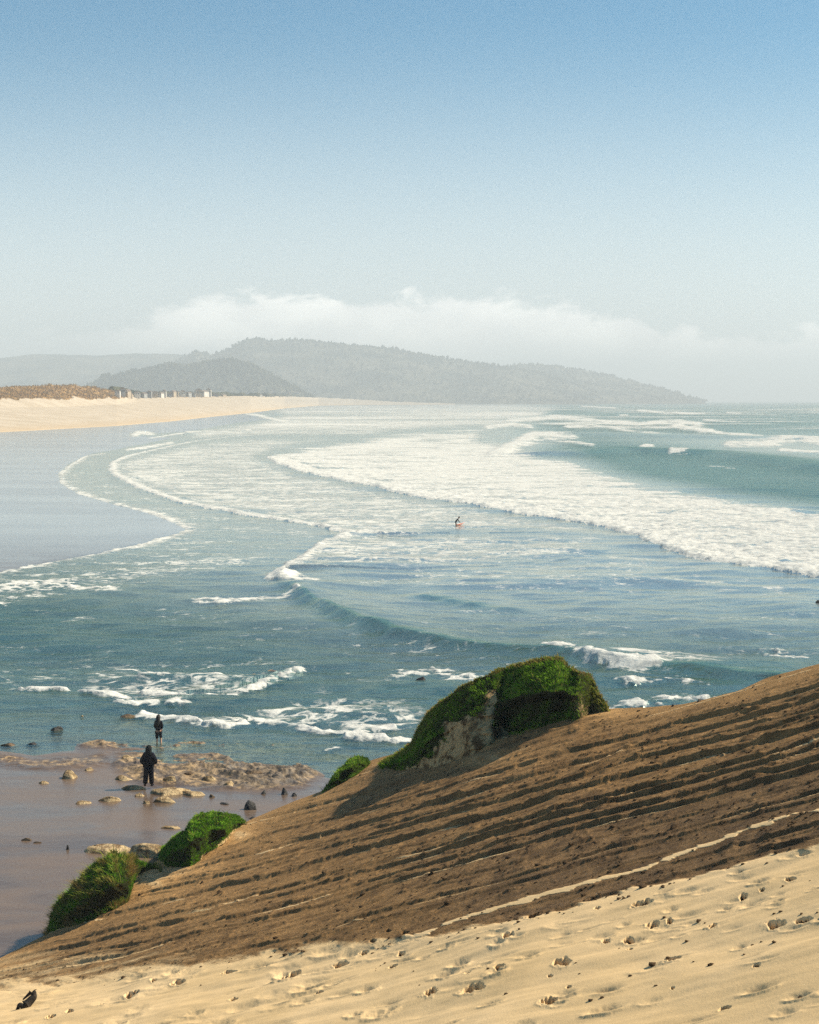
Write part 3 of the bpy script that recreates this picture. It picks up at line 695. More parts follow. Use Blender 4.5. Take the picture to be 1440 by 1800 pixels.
        if hard:
            # a kicked hollow: sheer on its far side, pushed-up lip on its near left side
            pit = sstep(1.12, .72, rr) * (1.0 + .5 * np.clip(-dv / h_, -.6, .8))
            lip = np.exp(-((rr - 1.35) / .28) ** 2) * sstep(-.3, .6, dv / h_ - .4 * du / w_)
            H[:, c0:c1_] += dep * (-1.25 * pit + .12 * lip)
            shadow_side[:, c0:c1_] = np.maximum(shadow_side[:, c0:c1_], sstep(.95, .6, rr) * sstep(.28, -.12, dv / h_ - .25 * du / w_)); sand[:, c0:c1_] *= 1 - .85 * sstep(.95, .6, rr) * sstep(.28, -.12, dv / h_ - .25 * du / w_)  # shadow side of the hollow darkened in the colour, over exposed damp sand
        else:
            H[:, c0:c1_] += dep * dp * (-1.0 * np.exp(-rr ** 2 * 1.1) + .55 * np.exp(-((rr - 1.5) / .4) ** 2) * sstep(-.3, .8, dv / h_))
    # streaks of blown sand caught in the rills
    sand = np.maximum(sand, sstep(4.6, 1.6, st + 7 * edge_n))
    H += .02 * np.exp(-(st / 6) ** 2)
    g3 = np.interp(W, g, np.exp(-(((np.interp(W[0, :1], g, p1)) * 0)[0]) ** 2) + 0 * g)
    grd = np.gradient(p1); lineish = np.interp(W - 2.6, g, sstep(-.002, -.012, grd))
    stm = sstep(.02, .30, fbm(U / 190, W / 22, 3, 220) + .10 * sstep(700, 0, U))
    sand = np.maximum(sand, .62 * lineish * stm * rill)
    lowleft = sstep(1600, 1720, Vv) * sstep(620, 250, U)
    sand = np.maximum(sand, np.clip(.42 * lowleft + .45 * lowleft * fbm(U / 120, W / 8, 4, 221), 0, 1))
    tone = sstep(60, -10, Vv - T) * .55 + .45 * sstep(620, 150, U) * sstep(1660, 1560, Vv) + .25 * fbm(X / 3, Y / 5, 3, 222)
    dark = sstep(.0, .4, fbm(U / 200, W / 26, 3, 223)) * sstep(300, 800, U)
    pale = sum(a_ * np.exp(-((U - u_) / w_) ** 2 - ((Vv - v_) / h_) ** 2) for u_, v_, w_, h_, a_ in ((262, 1548, 45, 28, 1.0), (415, 1466, 40, 18, .8), (1050, 1254, 45, 12, .9), (830, 1336, 90, 16, .7), (330, 1530, 60, 14, .6)))
    tone = tone + pale; sand = np.maximum(sand, np.clip(.55 * pale + .5 * pale * edge_n, 0, .8))
    tone = np.clip(tone * (1 - .8 * dark), 0, 1) * (1 - shadow_side)
    dim = np.clip(sstep(620, 980, U) * sstep(-230, -70, Vv - se + 60 * fbm(U / 160, W / 30, 3, 227)) * (1 - sand) * (.75 + .5 * fbm(U / 90, W / 10, 3, 228)), 0, 1)
    Z = Z + H
    # rough top edge then the far side dropping to the beach
    R = 26
    xb, yb, zb = X[0], Y[0], Z[0] + .05 * fbm(us / 14, us * 0 + 3, 3, 225) * sstep(900, 1100, us)
    back = []
    hx = X[0] / np.hypot(X[0], Y[0]); hy = Y[0] / np.hypot(X[0], Y[0])
    for i in range(R, 0, -1):
        t = i / R
        L = 7 * t
        nn = .5 * fbm(us / 40, np.full_like(us, t * 3), 3, 226) * min(1, t * 3)
        back.append((xb + hx * (L + nn), yb + hy * (L + nn), zb - 11 * t ** 1.5))
    X = np.vstack([np.array([b[0] for b in back]), X]); Y = np.vstack([np.array([b[1] for b in back]), Y]); Z = np.vstack([np.array([b[2] for b in back]), Z])
    pad = lambda A: np.vstack([np.repeat(A[:1], R, 0), A])
    me = grid_mesh('sand_dune', X, Y, Z, dict(sand=pad(sand), tone=pad(tone), pit=pad(shadow_side), dim=pad(dim)))
    tag(link('sand_dune', me, M_DUNE), kind='structure')
    return us, ts, X[R:], Y[R:], Z[R:]
DU, DT, DX, DY, DZ = make_dune()
def dune_surf(u, v):                                # displaced surface point nearest a pixel
    T = float(T_of(u)); t = (v - T) / (1800 - T)
    i = int(np.clip(np.searchsorted(DT, t), 0, len(DT) - 1)); j = int(np.clip(np.searchsorted(DU, u), 0, len(DU) - 1))
    return Vector((float(DX[i, j]), float(DY[i, j]), float(DZ[i, j])))

# ------------------------------------------------------------------ grassy mounds
def make_mound(label, topc, botc, back, prof, grass_n, hgt, seed, soilfn, dryfn, lean=(0, 0), dens_pow=1.0, wid=(.02, .045), top_extra=0.0, rough=.15, drop=1.6, flank=.5, cave=None, lower=4, ramp=None):
    tu, tv = zip(*topc); bu, bv = zip(*botc)
    u0, u1 = max(tu[0], bu[0]), min(tu[-1], bu[-1])
    nC, nR, nB = 150, 90, 26
    tv = [t_ + lower for t_ in tv]
    us = u0 + (u1 - u0) * (.5 - .5 * np.cos(np.linspace(0, math.pi, nC)))
    top = np.interp(us, tu, tv); bot = np.maximum(np.interp(us, bu, bv), top + .6) + 2
    ts = np.linspace(0, 1, nR)[:, None]
    U = np.repeat(us[None, :], nR, 0); V = top + (bot - top) * ts
    bd = 1 / dune_q(us, np.maximum(bot, T_of(us)))
    h = (bot - top) * bd / F
    hm = h / h.max()
    g = np.interp(ts, prof[0], prof[1])
    sl_ = (us - u0) / (u1 - u0); sl_ = np.clip(sl_ / .45, 0, 1)
    if ramp is not None:
        rp = ramp(U); g = g * (1 - rp) + (1 - ts) ** 1.1 * rp * .5
    D = bd + back * (hm ** .7) * g + flank * back * (1 - np.sqrt(1 - (1 - sl_) ** 2)) * (1 - .6 * ts)
    if cave is not None: D = D + cave(U, ts)
    endf = np.sin(np.linspace(0, math.pi, nC)) ** .6
    X, Y, Z = pt(U, V, D)
    sd0 = seed * 10
    n = fbm(X / .8, (Y + Z * 1.7) / .8, 4, 300 + sd0) * rough * endf * np.minimum(1, hm * 2)
    face = sstep(.35, .6, ts)
    dirx, diry = X / np.hypot(X, Y), Y / np.hypot(X, Y)
    X += dirx * n * 2.2; Y += diry * n * 2.2; Z += n * .5
    so_ = soilfn(U, V, ts, X, Y, Z)
    # back
    rows = []
    for i in range(nB, 0, -1):
        t = i / nB
        L = back * .8 * t * (.25 + .75 * hm)
        rows.append((X[0] + dirx[0] * L, Y[0] + diry[0] * L, Z[0] - (h + drop) * t ** 1.8))
    XX = np.vstack([np.array([r_[0] for r_ in rows]), X]); YY = np.vstack([np.array([r_[1] for r_ in rows]), Y]); ZZ = np.vstack([np.array([r_[2] for r_ in rows]), Z])
    base = Vector((float(X.mean()), float(Y.mean()), float(Z.min())))
    root = empty('grassy_mound', base)
    tag(root, label, 'grassy mound')
    me = grid_mesh('earth', XX - base.x, YY - base.y, ZZ - base.z, dict(bare=np.vstack([np.zeros((nB, nC)), so_])))
    link('earth', me, M_SOIL, root)
    # blades: sample quads by area on front and back
    full = np.vstack([np.zeros((nB, nC)), so_])
    P00 = np.stack([XX, YY, ZZ], -1)
    A = np.linalg.norm(np.cross(P00[1:, :-1] - P00[:-1, :-1], P00[:-1, 1:] - P00[:-1, :-1]), axis=-1)
    wgt = A * np.clip(1 - full[:-1, :-1], 0, 1) ** dens_pow
    wgt[:nB // 2] *= .25
    cdf = np.cumsum(wgt.ravel()); cdf /= cdf[-1]
    k = np.searchsorted(cdf, RNG.random(grass_n)); i, j = np.unravel_index(np.minimum(k, wgt.size - 1), wgt.shape)
    a, b = RNG.random(grass_n)[:, None], RNG.random(grass_n)[:, None]
    P = P00[i, j] * (1 - a) * (1 - b) + P00[i, j + 1] * a * (1 - b) + P00[i + 1, j] * (1 - a) * b + P00[i + 1, j + 1] * a * b
    e1 = P00[i, j + 1] - P00[i, j]; e2 = P00[i + 1, j] - P00[i, j]
    nr = np.cross(e2, e1); nr /= np.linalg.norm(nr, axis=1, keepdims=True) + 1e-9
    Fu, Fv = proj(P[:, 0], P[:, 1], P[:, 2])
    tt = np.clip((i - nB) / nR, 0, 1)
    clump = fbm(P[:, 0] / .35, (P[:, 1] + P[:, 2]) / .35, 3, 330 + seed)
    dry = np.clip(dryfn(Fu, Fv, tt, clump), 0, 1) * (RNG.random(grass_n) < .85)
    tall = RNG.random(grass_n) < .012; dry = np.where(tall, np.maximum(dry, .55), dry)
    H = RNG.uniform(*hgt, grass_n) * np.where(tall, 2.1, 1) * (1 + .55 * clump) * (1 + top_extra * (dry > .4))
    ln = RNG.normal(0, .35, (grass_n, 2)) * H[:, None] + nr[:, :2] * H[:, None] * .40 + np.array(lean) * H[:, None]
    me = blade_mesh('grass', P - np.array(base) - nr * .02, np.maximum(H * .8, .02), RNG.uniform(*wid, grass_n), ln, np.clip(.5 + 1.7 * clump + RNG.normal(0, .2, grass_n), 0, 1), dry)
    tag(link('grass', me, M_GRASS, root), kind='stuff')
    return root

def soil_big(U, V, t, X, Y, Z):
    s = sstep(-10, 10, poly_sd(U, V, [(775, 1278), (790, 1266), (825, 1262), (848, 1250), (850, 1222), (868, 1214), (880, 1222), (866, 1262), (884, 1282), (905, 1294), (930, 1300), (840, 1345), (740, 1362), (680, 1372), (720, 1350), (760, 1325), (782, 1300)], 150) + 26 * fbm(X / .55, Z / .45, 4, 340))
    s2 = sstep(-8, 8, poly_sd(U, V, [(1000, 1240), (1008, 1214), (1020, 1210), (1030, 1222), (1028, 1236), (1070, 1242), (1072, 1262), (1020, 1275), (1012, 1262)], 150) + 8 * fbm(X / .3, Z / .3, 3, 341))
    return np.maximum(s, .45 * s2)
make_mound('largest grassy mound with a bright green cap at the seaward edge of the brown slope',
    [(664, 1343), (673, 1333), (700, 1318), (723, 1303), (730, 1285), (750, 1249), (773, 1229), (807, 1205), (853, 1185), (893, 1169), (930, 1157), (973, 1151), (990, 1155), (1010, 1175), (1037, 1184), (1047, 1198), (1053, 1214), (1065, 1231), (1071, 1246)],
    [(664, 1346), (673, 1360), (757, 1352), (827, 1329), (883, 1300), (930, 1296), (973, 1289), (1017, 1272), (1040, 1254), (1071, 1249)],
    3.2, ([0, .2, .42, .5, .72, 1], [1, .6, .24, .05, .10, 0]), 80000, (.05, .12), 1, soil_big,
    lambda u, v, t, c: np.where(t < .05, .75, .10) + .5 * sstep(1000, 1050, u) + .35 * sstep(800, 730, u) * (t < .3) + .35 * c,
    cave=lambda U, t: 1.3 * sstep(862, 905, U) * sstep(1022, 985, U) * sstep(.42, .56, t) * sstep(1.0, .93, t), ramp=lambda U: np.maximum(sstep(740, 790, U) * sstep(892, 868, U), sstep(1000, 1020, U)) * .9, drop=6)
make_mound('rounded dark-sided grass clump in front of the pale flat rocks',
    [(279, 1506), (285, 1489), (305, 1469), (328, 1455), (340, 1434), (363, 1427), (390, 1426), (416, 1430), (434, 1443)],
    [(279, 1510), (293, 1526), (337, 1522), (352, 1513), (366, 1496), (395, 1481), (416, 1456), (434, 1446)],
    3.0, ([0, .2, .4, .5, .8, 1], [1, .5, .14, 0, .16, .04]), 34000, (.05, .11), 2,
    lambda U, V, t, X, Y, Z: sstep(-6, 8, poly_sd(U, V, [(440, 1440), (410, 1458), (395, 1475), (350, 1512), (360, 1530), (445, 1470)], 150)),
    lambda u, v, t, c: .12 * (t < .1) + .3 * (c - .1), flank=.9)
make_mound('shaggy tussock mound of mixed straw and green grass, lowest of the four mounds',
    [(83, 1634), (98, 1580), (127, 1547), (147, 1524), (177, 1501), (197, 1487), (235, 1497), (276, 1510), (284, 1520)],
    [(83, 1640), (147, 1624), (200, 1604), (226, 1586), (236, 1548), (250, 1532), (284, 1526)],
    1.8, ([0, .2, .4, .52, .85, 1], [1, .5, .16, .0, .2, .05]), 30000, (.06, .16), 3,
    lambda U, V, t, X, Y, Z: np.zeros_like(U),
    lambda u, v, t, c: .25 + 1.9 * fbm(u / 22, v / 18, 2, 350) + .5 * c + .25 * (t < .12), lean=(-.25, -.1), wid=(.018, .035), top_extra=.6, drop=2.2, flank=.8, lower=13)
make_mound('small dark grassy knob beside the left tail of the largest mound',
    [(566, 1390), (580, 1372), (597, 1349), (612, 1335), (630, 1331), (645, 1330), (650, 1338)],
    [(566, 1392), (580, 1387), (620, 1366), (640, 1352), (650, 1342)],
    1.4, ([0, .2, .4, .8, 1], [1, .4, .1, .15, 0]), 9000, (.06, .14), 4,
    lambda U, V, t, X, Y, Z: np.zeros_like(U), lambda u, v, t, c: .15 + .3 * c)

# ------------------------------------------------------------------ rocks
import bmesh
def rock_mesh(name, sx, sy, sz, seed, sub=4, cuts=14, amp=.12):
    bm = bmesh.new(); bmesh.ops.create_icosphere(bm, subdivisions=sub, radius=1.0)
    r = np.random.default_rng(seed)
    co = np.array([v.co[:] for v in bm.verts])
    for _ in range(cuts):                           # flat broken faces
        d = r.normal(0, 1, 3); d[2] = abs(d[2]) * .8; d /= np.linalg.norm(d); h = r.uniform(.42, .82)
        k = co @ d; over = np.maximum(k - h, 0); co -= over[:, None] * d * .92
    n = fbm(co[:, 0] * 1.7 + seed, co[:, 1] * 1.7 + co[:, 2] * 2.1, 4, 400 + seed) * amp
    n += .35 * amp * fbm(co[:, 0] * 6 + seed, co[:, 1] * 6 + co[:, 2] * 5, 3, 420 + seed)
    co *= (1 + n)[:, None]
    co[:, 2] = np.where(co[:, 2] < 0, co[:, 2] * .5, co[:, 2])
    co *= [sx, sy, sz]
    for v, c in zip(bm.verts, co): v.co = c
    me = bpy.data.meshes.new(name); bm.to_mesh(me); bm.free()
    for p in me.polygons: p.use_smooth = True
    return me
def rock(name, u, v, wpx, hpx, mat, label, cat='rock', group=None, z=None, depth_k=.7, rz=0.0, seed=None, sink=.12, amp=.12, surf=None, flat=None):
    p = surf if surf is not None else at(u, v, 0.1)
    if surf is None:
        for _ in range(3):
            gz = ground_z(p.x, p.y) if z is None else z
            p = at(u, v, gz)
    m = p.y / F
    sx = wpx * m / 2; sz = hpx * m * .95
    seed = seed if seed is not None else int(u * 7 + v)
    me = rock_mesh(name, sx * 1.04, sx * depth_k, sz, seed, 4, amp=amp)
    if flat:
        for v_ in me.vertices:
            if v_.co.z > flat * sz: v_.co.z = flat * sz + (v_.co.z - flat * sz) * .22
    o = link(name, me, mat); o.location = (p.x, p.y + sx * depth_k * .5, p.z - sink * sz); o.rotation_euler = (0, 0, rz)
    return tag(o, label, cat, group)

R_ = rock
R_('rock', 120, 1369, 48, 22, M_ROCK, 'pale jagged boulder on the wet sand, largest one left of the hooded person', rz=-.35, seed=19, amp=.2)
R_('rock', 155, 1355, 24, 11, M_ROCK, 'small pale rock close behind the jagged boulder on the wet sand', rz=.2)
R_('rock', 77, 1378, 27, 9, M_ROCK, 'low tan rock left of the jagged boulder, nearly flush with the sand')
R_('rock', 147, 1413, 40, 10, M_ROCK, 'flat tan rock with a dark left tip, left one of a touching pair', depth_k=.5)
R_('rock', 190, 1409, 46, 16, M_ROCK, 'lumpy tan rock on the wet sand, right one of a touching pair', depth_k=.5)
R_('rock', 216, 1372, 42, 15, M_ROCK, 'ochre rock left of the hooded person at the edge of the shelf', depth_k=.6)
R_('rock', 223, 1334, 36, 12, M_ROCK, 'reddish tan rock behind the hooded person at the waterline', depth_k=.6)
LEDGE = R_('rock_ledge', 288, 1398, 104, 23, M_ROCK, 'long pale rock ledge under the hooded person\'s feet', 'rock ledge', depth_k=.62, amp=.16, seed=4, flat=.45)
R_('rock_ledge', 338, 1399, 66, 16, M_ROCK, 'pale broken ledge continuing to the right of the hooded person', 'rock ledge', depth_k=.45, rz=-.15, flat=.45)
R_('rock_ledge', 236, 1388, 66, 10, M_ROCK, 'thin tan ledge in the hooded person\'s shadow', 'rock ledge', depth_k=.4)
R_('rock', 246, 1400, 24, 9, M_ROCK, 'small rounded tan rock just below the ledge the hooded person stands on')
R_('rock', 290, 1411, 50, 15, M_ROCK, 'wide tan rock on the wet sand in front of the hooded person\'s ledge', depth_k=.5)
R_('rock', 258, 1413, 18, 9, M_ROCK, 'little pale stone at the left end of the wide tan rock', sink=.2)
R_('rock', 300, 1372, 28, 12, M_ROCK, 'yellowish rock right behind the hooded person\'s ledge', depth_k=.6)
R_('rock', 332, 1361, 24, 9, M_BROWN, 'brown rock in the shelf right of the hooded person\'s waist')
R_('rock', 352, 1345, 26, 9, M_BROWN, 'brown rock nearest the water in the shelf right of the hooded person')
R_('rock', 372, 1371, 32, 11, M_ROCK, 'tan mottled rock in the middle of the shelf between the person and the dark rocks')
R_('rock', 402, 1383, 34, 12, M_ROCK, 'yellow brown rock at the front edge of the shelf')
R_('rock', 373, 1402, 16, 8, M_BROWN, 'small round brown rock at the front end of the shelf')
R_('rock', 445, 1358, 36, 8, M_BROWN, 'long low brown rock in the shallows at the right of the shelf', depth_k=.5)
R_('rock', 485, 1366, 24, 6, M_DARK, 'thin dark slab in the shallows among the shelf rocks', depth_k=.5, rz=-.4)
R_('rock', 520, 1367, 24, 6, M_BROWN, 'brown slab in the shallows nearest the small grassy knob', depth_k=.5)
R_('rock', 463, 1396, 17, 11, M_DARK, 'dark round rock standing alone on the wet sand in front of the shelf')
R_('rock', 500, 1397, 24, 14, M_DARK, 'dark lump, left one of the pair beside the brown slope')
R_('rock', 517, 1400, 19, 11, M_DARK, 'dark lump, right one of the pair beside the brown slope')
R_('rock', 393, 1414, 27, 8, M_DARK, 'flat black rock on the wet sand behind the rounded grass clump', depth_k=.6)
R_('rock', 440, 1424, 34, 20, M_DARK, 'big black boulder where the brown slope meets the wet sand', rz=-.4, seed=12)
R_('rock', 443, 1440, 22, 12, M_DARK, 'black rock touching the right end of the rounded grass clump', sink=.3)
R_('rock_slab', 186, 1500, 134, 30, M_ROCK, 'broad tan rock slab at the edge of the wet sand behind the tussock mound', 'rock slab', depth_k=.5, amp=.12, flat=.4, seed=8)
R_('rock_slab', 262, 1508, 112, 62, M_ROCK, 'pale sloping rock slab between the tussock mound and the rounded grass clump', 'rock slab', depth_k=.75, amp=.12, flat=.35, seed=15)
R_('rock_slab', 300, 1457, 52, 10, M_ROCK, 'flat orange tan slab behind the rounded grass clump', 'rock slab', depth_k=.5, amp=.08, flat=.4)
R_('rock', 119, 1494, 10, 13, M_DARK, 'small black stone at the left end of the broad tan slab')
R_('rock', 45, 1478, 26, 6, M_BROWN, 'low dark weedy rock on the open wet sand, left of two', depth_k=.4)
R_('rock', 66, 1482, 20, 4, M_BROWN, 'low dark weedy rock on the open wet sand, right of two', depth_k=.4)
R_('rock', 96, 1286, 30, 12, M_DARK, 'black rock breaking the shallow water at the left, nearest the jagged boulder', z=-.05)
R_('rock', 14, 1312, 40, 12, M_BROWN, 'brown rock at the left edge of the photo at the waterline', z=-.02)
R_('rock', 55, 1310, 34, 8, M_DARK, 'dark low rock awash right of the brown waterline rock', z=-.05, depth_k=.5)
R_('rock', 742, 1198, 26, 13, M_DARK, 'small dark rock alone in the sea left of the largest grassy mound', z=-.05, depth_k=.8, seed=23)
R_('rock', 1440, 1069, 30, 22, M_DARK, 'black rock in the sea at the right edge of the photo', z=-.05, depth_k=.8, seed=31)
R_('rock', 143, 1262, 10, 6, M_ROCK, 'tiny pale rock poking out of the water behind the black awash rock', z=-.03)
R_('rock', 225, 1262, 50, 8, M_BROWN, 'brown weedy reef rock in the water behind the wading person', z=-.10, depth_k=.4, rz=.35)
R_('rock', 1231, 1229, 16, 7, M_DARK, 'dark stone on the seaward rim of the brown slope, highest of the rim stones', surf=dune_surf(1231, 1232))
R_('rock', 1182, 1240, 8, 6, M_DARK, 'small dark stone on the rim of the brown slope, lowest of the rim stones', surf=dune_surf(1182, 1242))

def dune_rock(u, v, w_, h_, label, mat=M_CLOD, cat='clod', grp=None, sink=.2):
    return rock('clod' if cat == 'clod' else 'stone', u, v, w_, h_, mat, label, cat, grp, surf=dune_surf(u, v), depth_k=.8, sink=sink)
dune_rock(759, 1541, 14, 11, 'dark round clod alone in the middle of the brown slope')
dune_rock(653, 1516, 8, 7, 'pale stone in the upper left part of the brown slope', M_ROCK, 'stone')
dune_rock(562, 1472, 12, 8, 'pale stone below the small grassy knob on the brown slope', M_ROCK, 'stone')
dune_rock(1271, 1325, 12, 9, 'pale broken stone in the rills near the right rim', M_ROCK, 'stone')
dune_rock(355, 1553, 12, 9, 'dark clod in the rill just below the rounded grass clump')
dune_rock(244, 1578, 10, 7, 'dark clod on the pale shoulder beside the tussock mound')
dune_rock(385, 1574, 22, 10, 'wide dark clod below the rounded grass clump, on the brown slope')
for i, (u_, v_, w_, h_) in enumerate([(832, 1738, 26, 9), (757, 1746, 15, 9), (990, 1692, 18, 9), (965, 1763, 18, 10), (1252, 1624, 12, 9), (1365, 1621, 20, 9), (512, 1705, 18, 8), (937, 1613, 18, 8), (230, 1749, 13, 7), (1147, 1621, 11, 8), (1177, 1615, 9, 8), (892, 1650, 10, 7)]):
    dune_rock(u_, v_, w_ * .34, h_ * .42, 'damp dark clod lying in a footprint in the pale sand', grp='damp clods in the footprints', sink=.1)

# rubble crumbs on the brown slope
def rubble():
    bmr = rock_mesh('tmp', 1, 1, 1, 77, 1, 3, .2)
    base = np.array([v.co[:] for v in bmr.vertices]); fc = np.array([p.vertices[:] for p in bmr.polygons])
    bpy.data.meshes.remove(bmr)
    r = np.random.default_rng(21); V = []; Fc = []; k = 0
    n = 0
    while n < 1500:
        u_ = r.uniform(-20, 1460); v_ = r.uniform(1180, 1760)
        if v_ < T_of(u_) + 3: continue
        sdv = v_ - np.interp(u_, [p[0] for p in SAND_E], [p[1] for p in SAND_E])
        if sdv > 12 and r.random() < .93: continue
        if noise(np.array([u_ / 70.]), np.array([v_ / 30.]), 5)[0] < -.05 and r.random() < .75: continue
        p = dune_surf(u_, v_); s = r.uniform(.012, .04) * (2.0 if r.random() < .06 else 1)
        a = r.uniform(0, 6.28); rot = np.array([[math.cos(a), -math.sin(a), 0], [math.sin(a), math.cos(a), 0], [0, 0, 1]])
        V.append((base * [s * r.uniform(.8, 1.6), s, s * r.uniform(.7, 1.1)]) @ rot.T + np.array(p)); Fc.append(fc + k); k += len(base); n += 1
    tag(link('rubble', raw_mesh('rubble', np.vstack(V), np.vstack(Fc), False), M_CLOD), 'small earth crumbs scattered over the brown slope', 'rubble', kind='stuff')
rubble()

# ------------------------------------------------------------------ driftwood at the lower left
def skin_mesh(name, verts, edges, radii, root=0, levels=2):
    me = bpy.data.meshes.new(name); me.from_pydata([tuple(v) for v in verts], edges, [])
    o = bpy.data.objects.new(name, me); COL.objects.link(o)
    o.modifiers.new('skin', 'SKIN').use_smooth_shade = True
    sv = me.skin_vertices[0].data
    for i, r_ in enumerate(radii):
        rr = r_ if isinstance(r_, tuple) else (r_, r_); sv[i].radius = rr
        sv[i].use_root = (i == root)
    if levels: 
        ss = o.modifiers.new('sub', 'SUBSURF'); ss.levels = levels; ss.render_levels = levels
    dg = bpy.context.evaluated_depsgraph_get()
    m2 = bpy.data.meshes.new_from_object(o.evaluated_get(dg))
    bpy.data.objects.remove(o); bpy.data.meshes.remove(me); m2.name = name
    for p in m2.polygons: p.use_smooth = True
    return m2
def chain(pts, rad):
    return [Vector(p) for p in pts], [(i, i + 1) for i in range(len(pts) - 1)], list(rad)
def join_meshes(name, meshes):
    V = []; Fs = []; k = 0
    for m in meshes:
        V += [v.co[:] for v in m.vertices]; Fs += [[i + k for i in p.vertices] for p in m.polygons]; k += len(m.vertices)
    me = bpy.data.meshes.new(name); me.from_pydata(V, [], Fs); me.update()
    for p in me.polygons: p.use_smooth = True
    for m in meshes: bpy.data.meshes.remove(m)
    return me
def driftwood():
    b = dune_surf(44, 1770); m = b.y / F
    k = lambda x, y, z=0: ((x - 44) * m, z, (1770 - y) * m)   # x,y in pixels of the object's own plane
    root = empty('driftwood', b)
    tag(root, 'dark twisted driftwood root lying on the pale sand at the lower left', 'driftwood')
    v, e, r_ = chain([k(30, 1770, 0), k(34, 1762, -.02), k(41, 1768, -.05), k(50, 1762, .05), k(58, 1752, .1), k(57, 1742, .15)], [.05, .06, .07, .09, .075, .03])
    link('trunk', skin_mesh('trunk', v, e, [x * 1.0 for x in r_], 3, 2), M_WOOD, root)
    v, e, r_ = chain([k(38, 1757, .05), k(46, 1750, .08), k(55, 1743, .14), k(59, 1748, .12)], [.015, .03, .05, .05])
    link('root_arm', skin_mesh('root_arm', v, e, r_, 2, 2), M_WOOD, root)
    v, e, r_ = chain([k(32, 1768, 0), k(28, 1775, -.03), k(24, 1783, -.05)], [.05, .025, .012])
    link('root_arm', skin_mesh('root_arm', v, e, r_, 0, 2), M_WOOD, root)
driftwood()

# ------------------------------------------------------------------ people
def hand_meshes(wrist, d, side, curl=.5, s=1.0):
    """palm with four fingers and a thumb; d = direction the hand points, side = direction of the thumb"""
    d = Vector(d).normalized(); t = Vector(side); t = (t - d * t.dot(d)).normalized(); n = d.cross(t)
    w_ = Vector(wrist); out = []
    v, e, r_ = chain([w_, w_ + d * .045 * s, w_ + d * .09 * s], [(.024 * s, .020 * s), (.036 * s, .016 * s), (.034 * s, .014 * s)])
    out.append(skin_mesh('palm', v, e, r_, 0, 1))
    for i, L in enumerate((.070, .078, .072, .056)):
        b = w_ + d * .085 * s + t * (.027 - .018 * i) * s
        c = curl * (.8 + .12 * i)
        p1 = b + (d * math.cos(c * .4) + n * math.sin(c * .4)) * L * .45 * s
        p2 = p1 + (d * math.cos(c) + n * math.sin(c)) * L * .32 * s
        p3 = p2 + (d * math.cos(c * 1.6) + n * math.sin(c * 1.6)) * L * .23 * s
        v, e, r_ = chain([b - d * .015 * s, p1, p2, p3], [.0095 * s, .009 * s, .008 * s, .007 * s])
        out.append(skin_mesh('finger', v, e, r_, 0, 1))
    b = w_ + d * .03 * s + t * .026 * s
    v, e, r_ = chain([b, b + (d * .6 + t * .8) * .035 * s, b + (d * .85 + t * .75 + n * .3) * .06 * s], [.012 * s, .0105 * s, .008 * s])
    out.append(skin_mesh('thumb', v, e, r_, 0, 1))
    return out
def head_mesh(c, R, yaw=0.0, pitch=0.0):
    """skull with brow, nose, lips, chin and ears; the face looks along local +Y before yaw"""
    bm = bmesh.new(); bmesh.ops.create_uvsphere(bm, u_segments=28, v_segments=20, radius=1)
    for v in bm.verts:
        x, y, z = v.co
        x *= .78; y *= .95; 
        if z < 0: x *= 1 + .30 * z; y = y * (1 + .12 * z) + .05 * (-z)
        f = max(0, y)
        nose = math.exp(-(x / .14) ** 2 - ((z + .12) / .22) ** 2) * f * .30
        eye = sum(math.exp(-((x - sx) / .13) ** 2 - ((z - .06) / .09) ** 2) for sx in (-.28, .28)) * f * -.09
        mouth = math.exp(-(x / .24) ** 2 - ((z + .48) / .07) ** 2) * f * .06
        chin = math.exp(-(x / .25) ** 2 - ((z + .82) / .15) ** 2) * .12
        ear = sum(math.exp(-((y + .02) / .13) ** 2 - ((z + .02) / .2) ** 2) for _ in (0,)) * (.14 if abs(x) > .6 else 0) * (1 if x > 0 else -1)
        v.co = (x + ear, y + nose + eye + mouth + (chin if y > 0 else 0), z * 1.15)
    bm.transform(Matrix.Translation(Vector(c)) @ Matrix.Rotation(yaw, 4, 'Z') @ Matrix.Rotation(pitch, 4, 'X') @ Matrix.Scale(R, 4))
    me = bpy.data.meshes.new('head'); bm.to_mesh(me); bm.free()
    return me

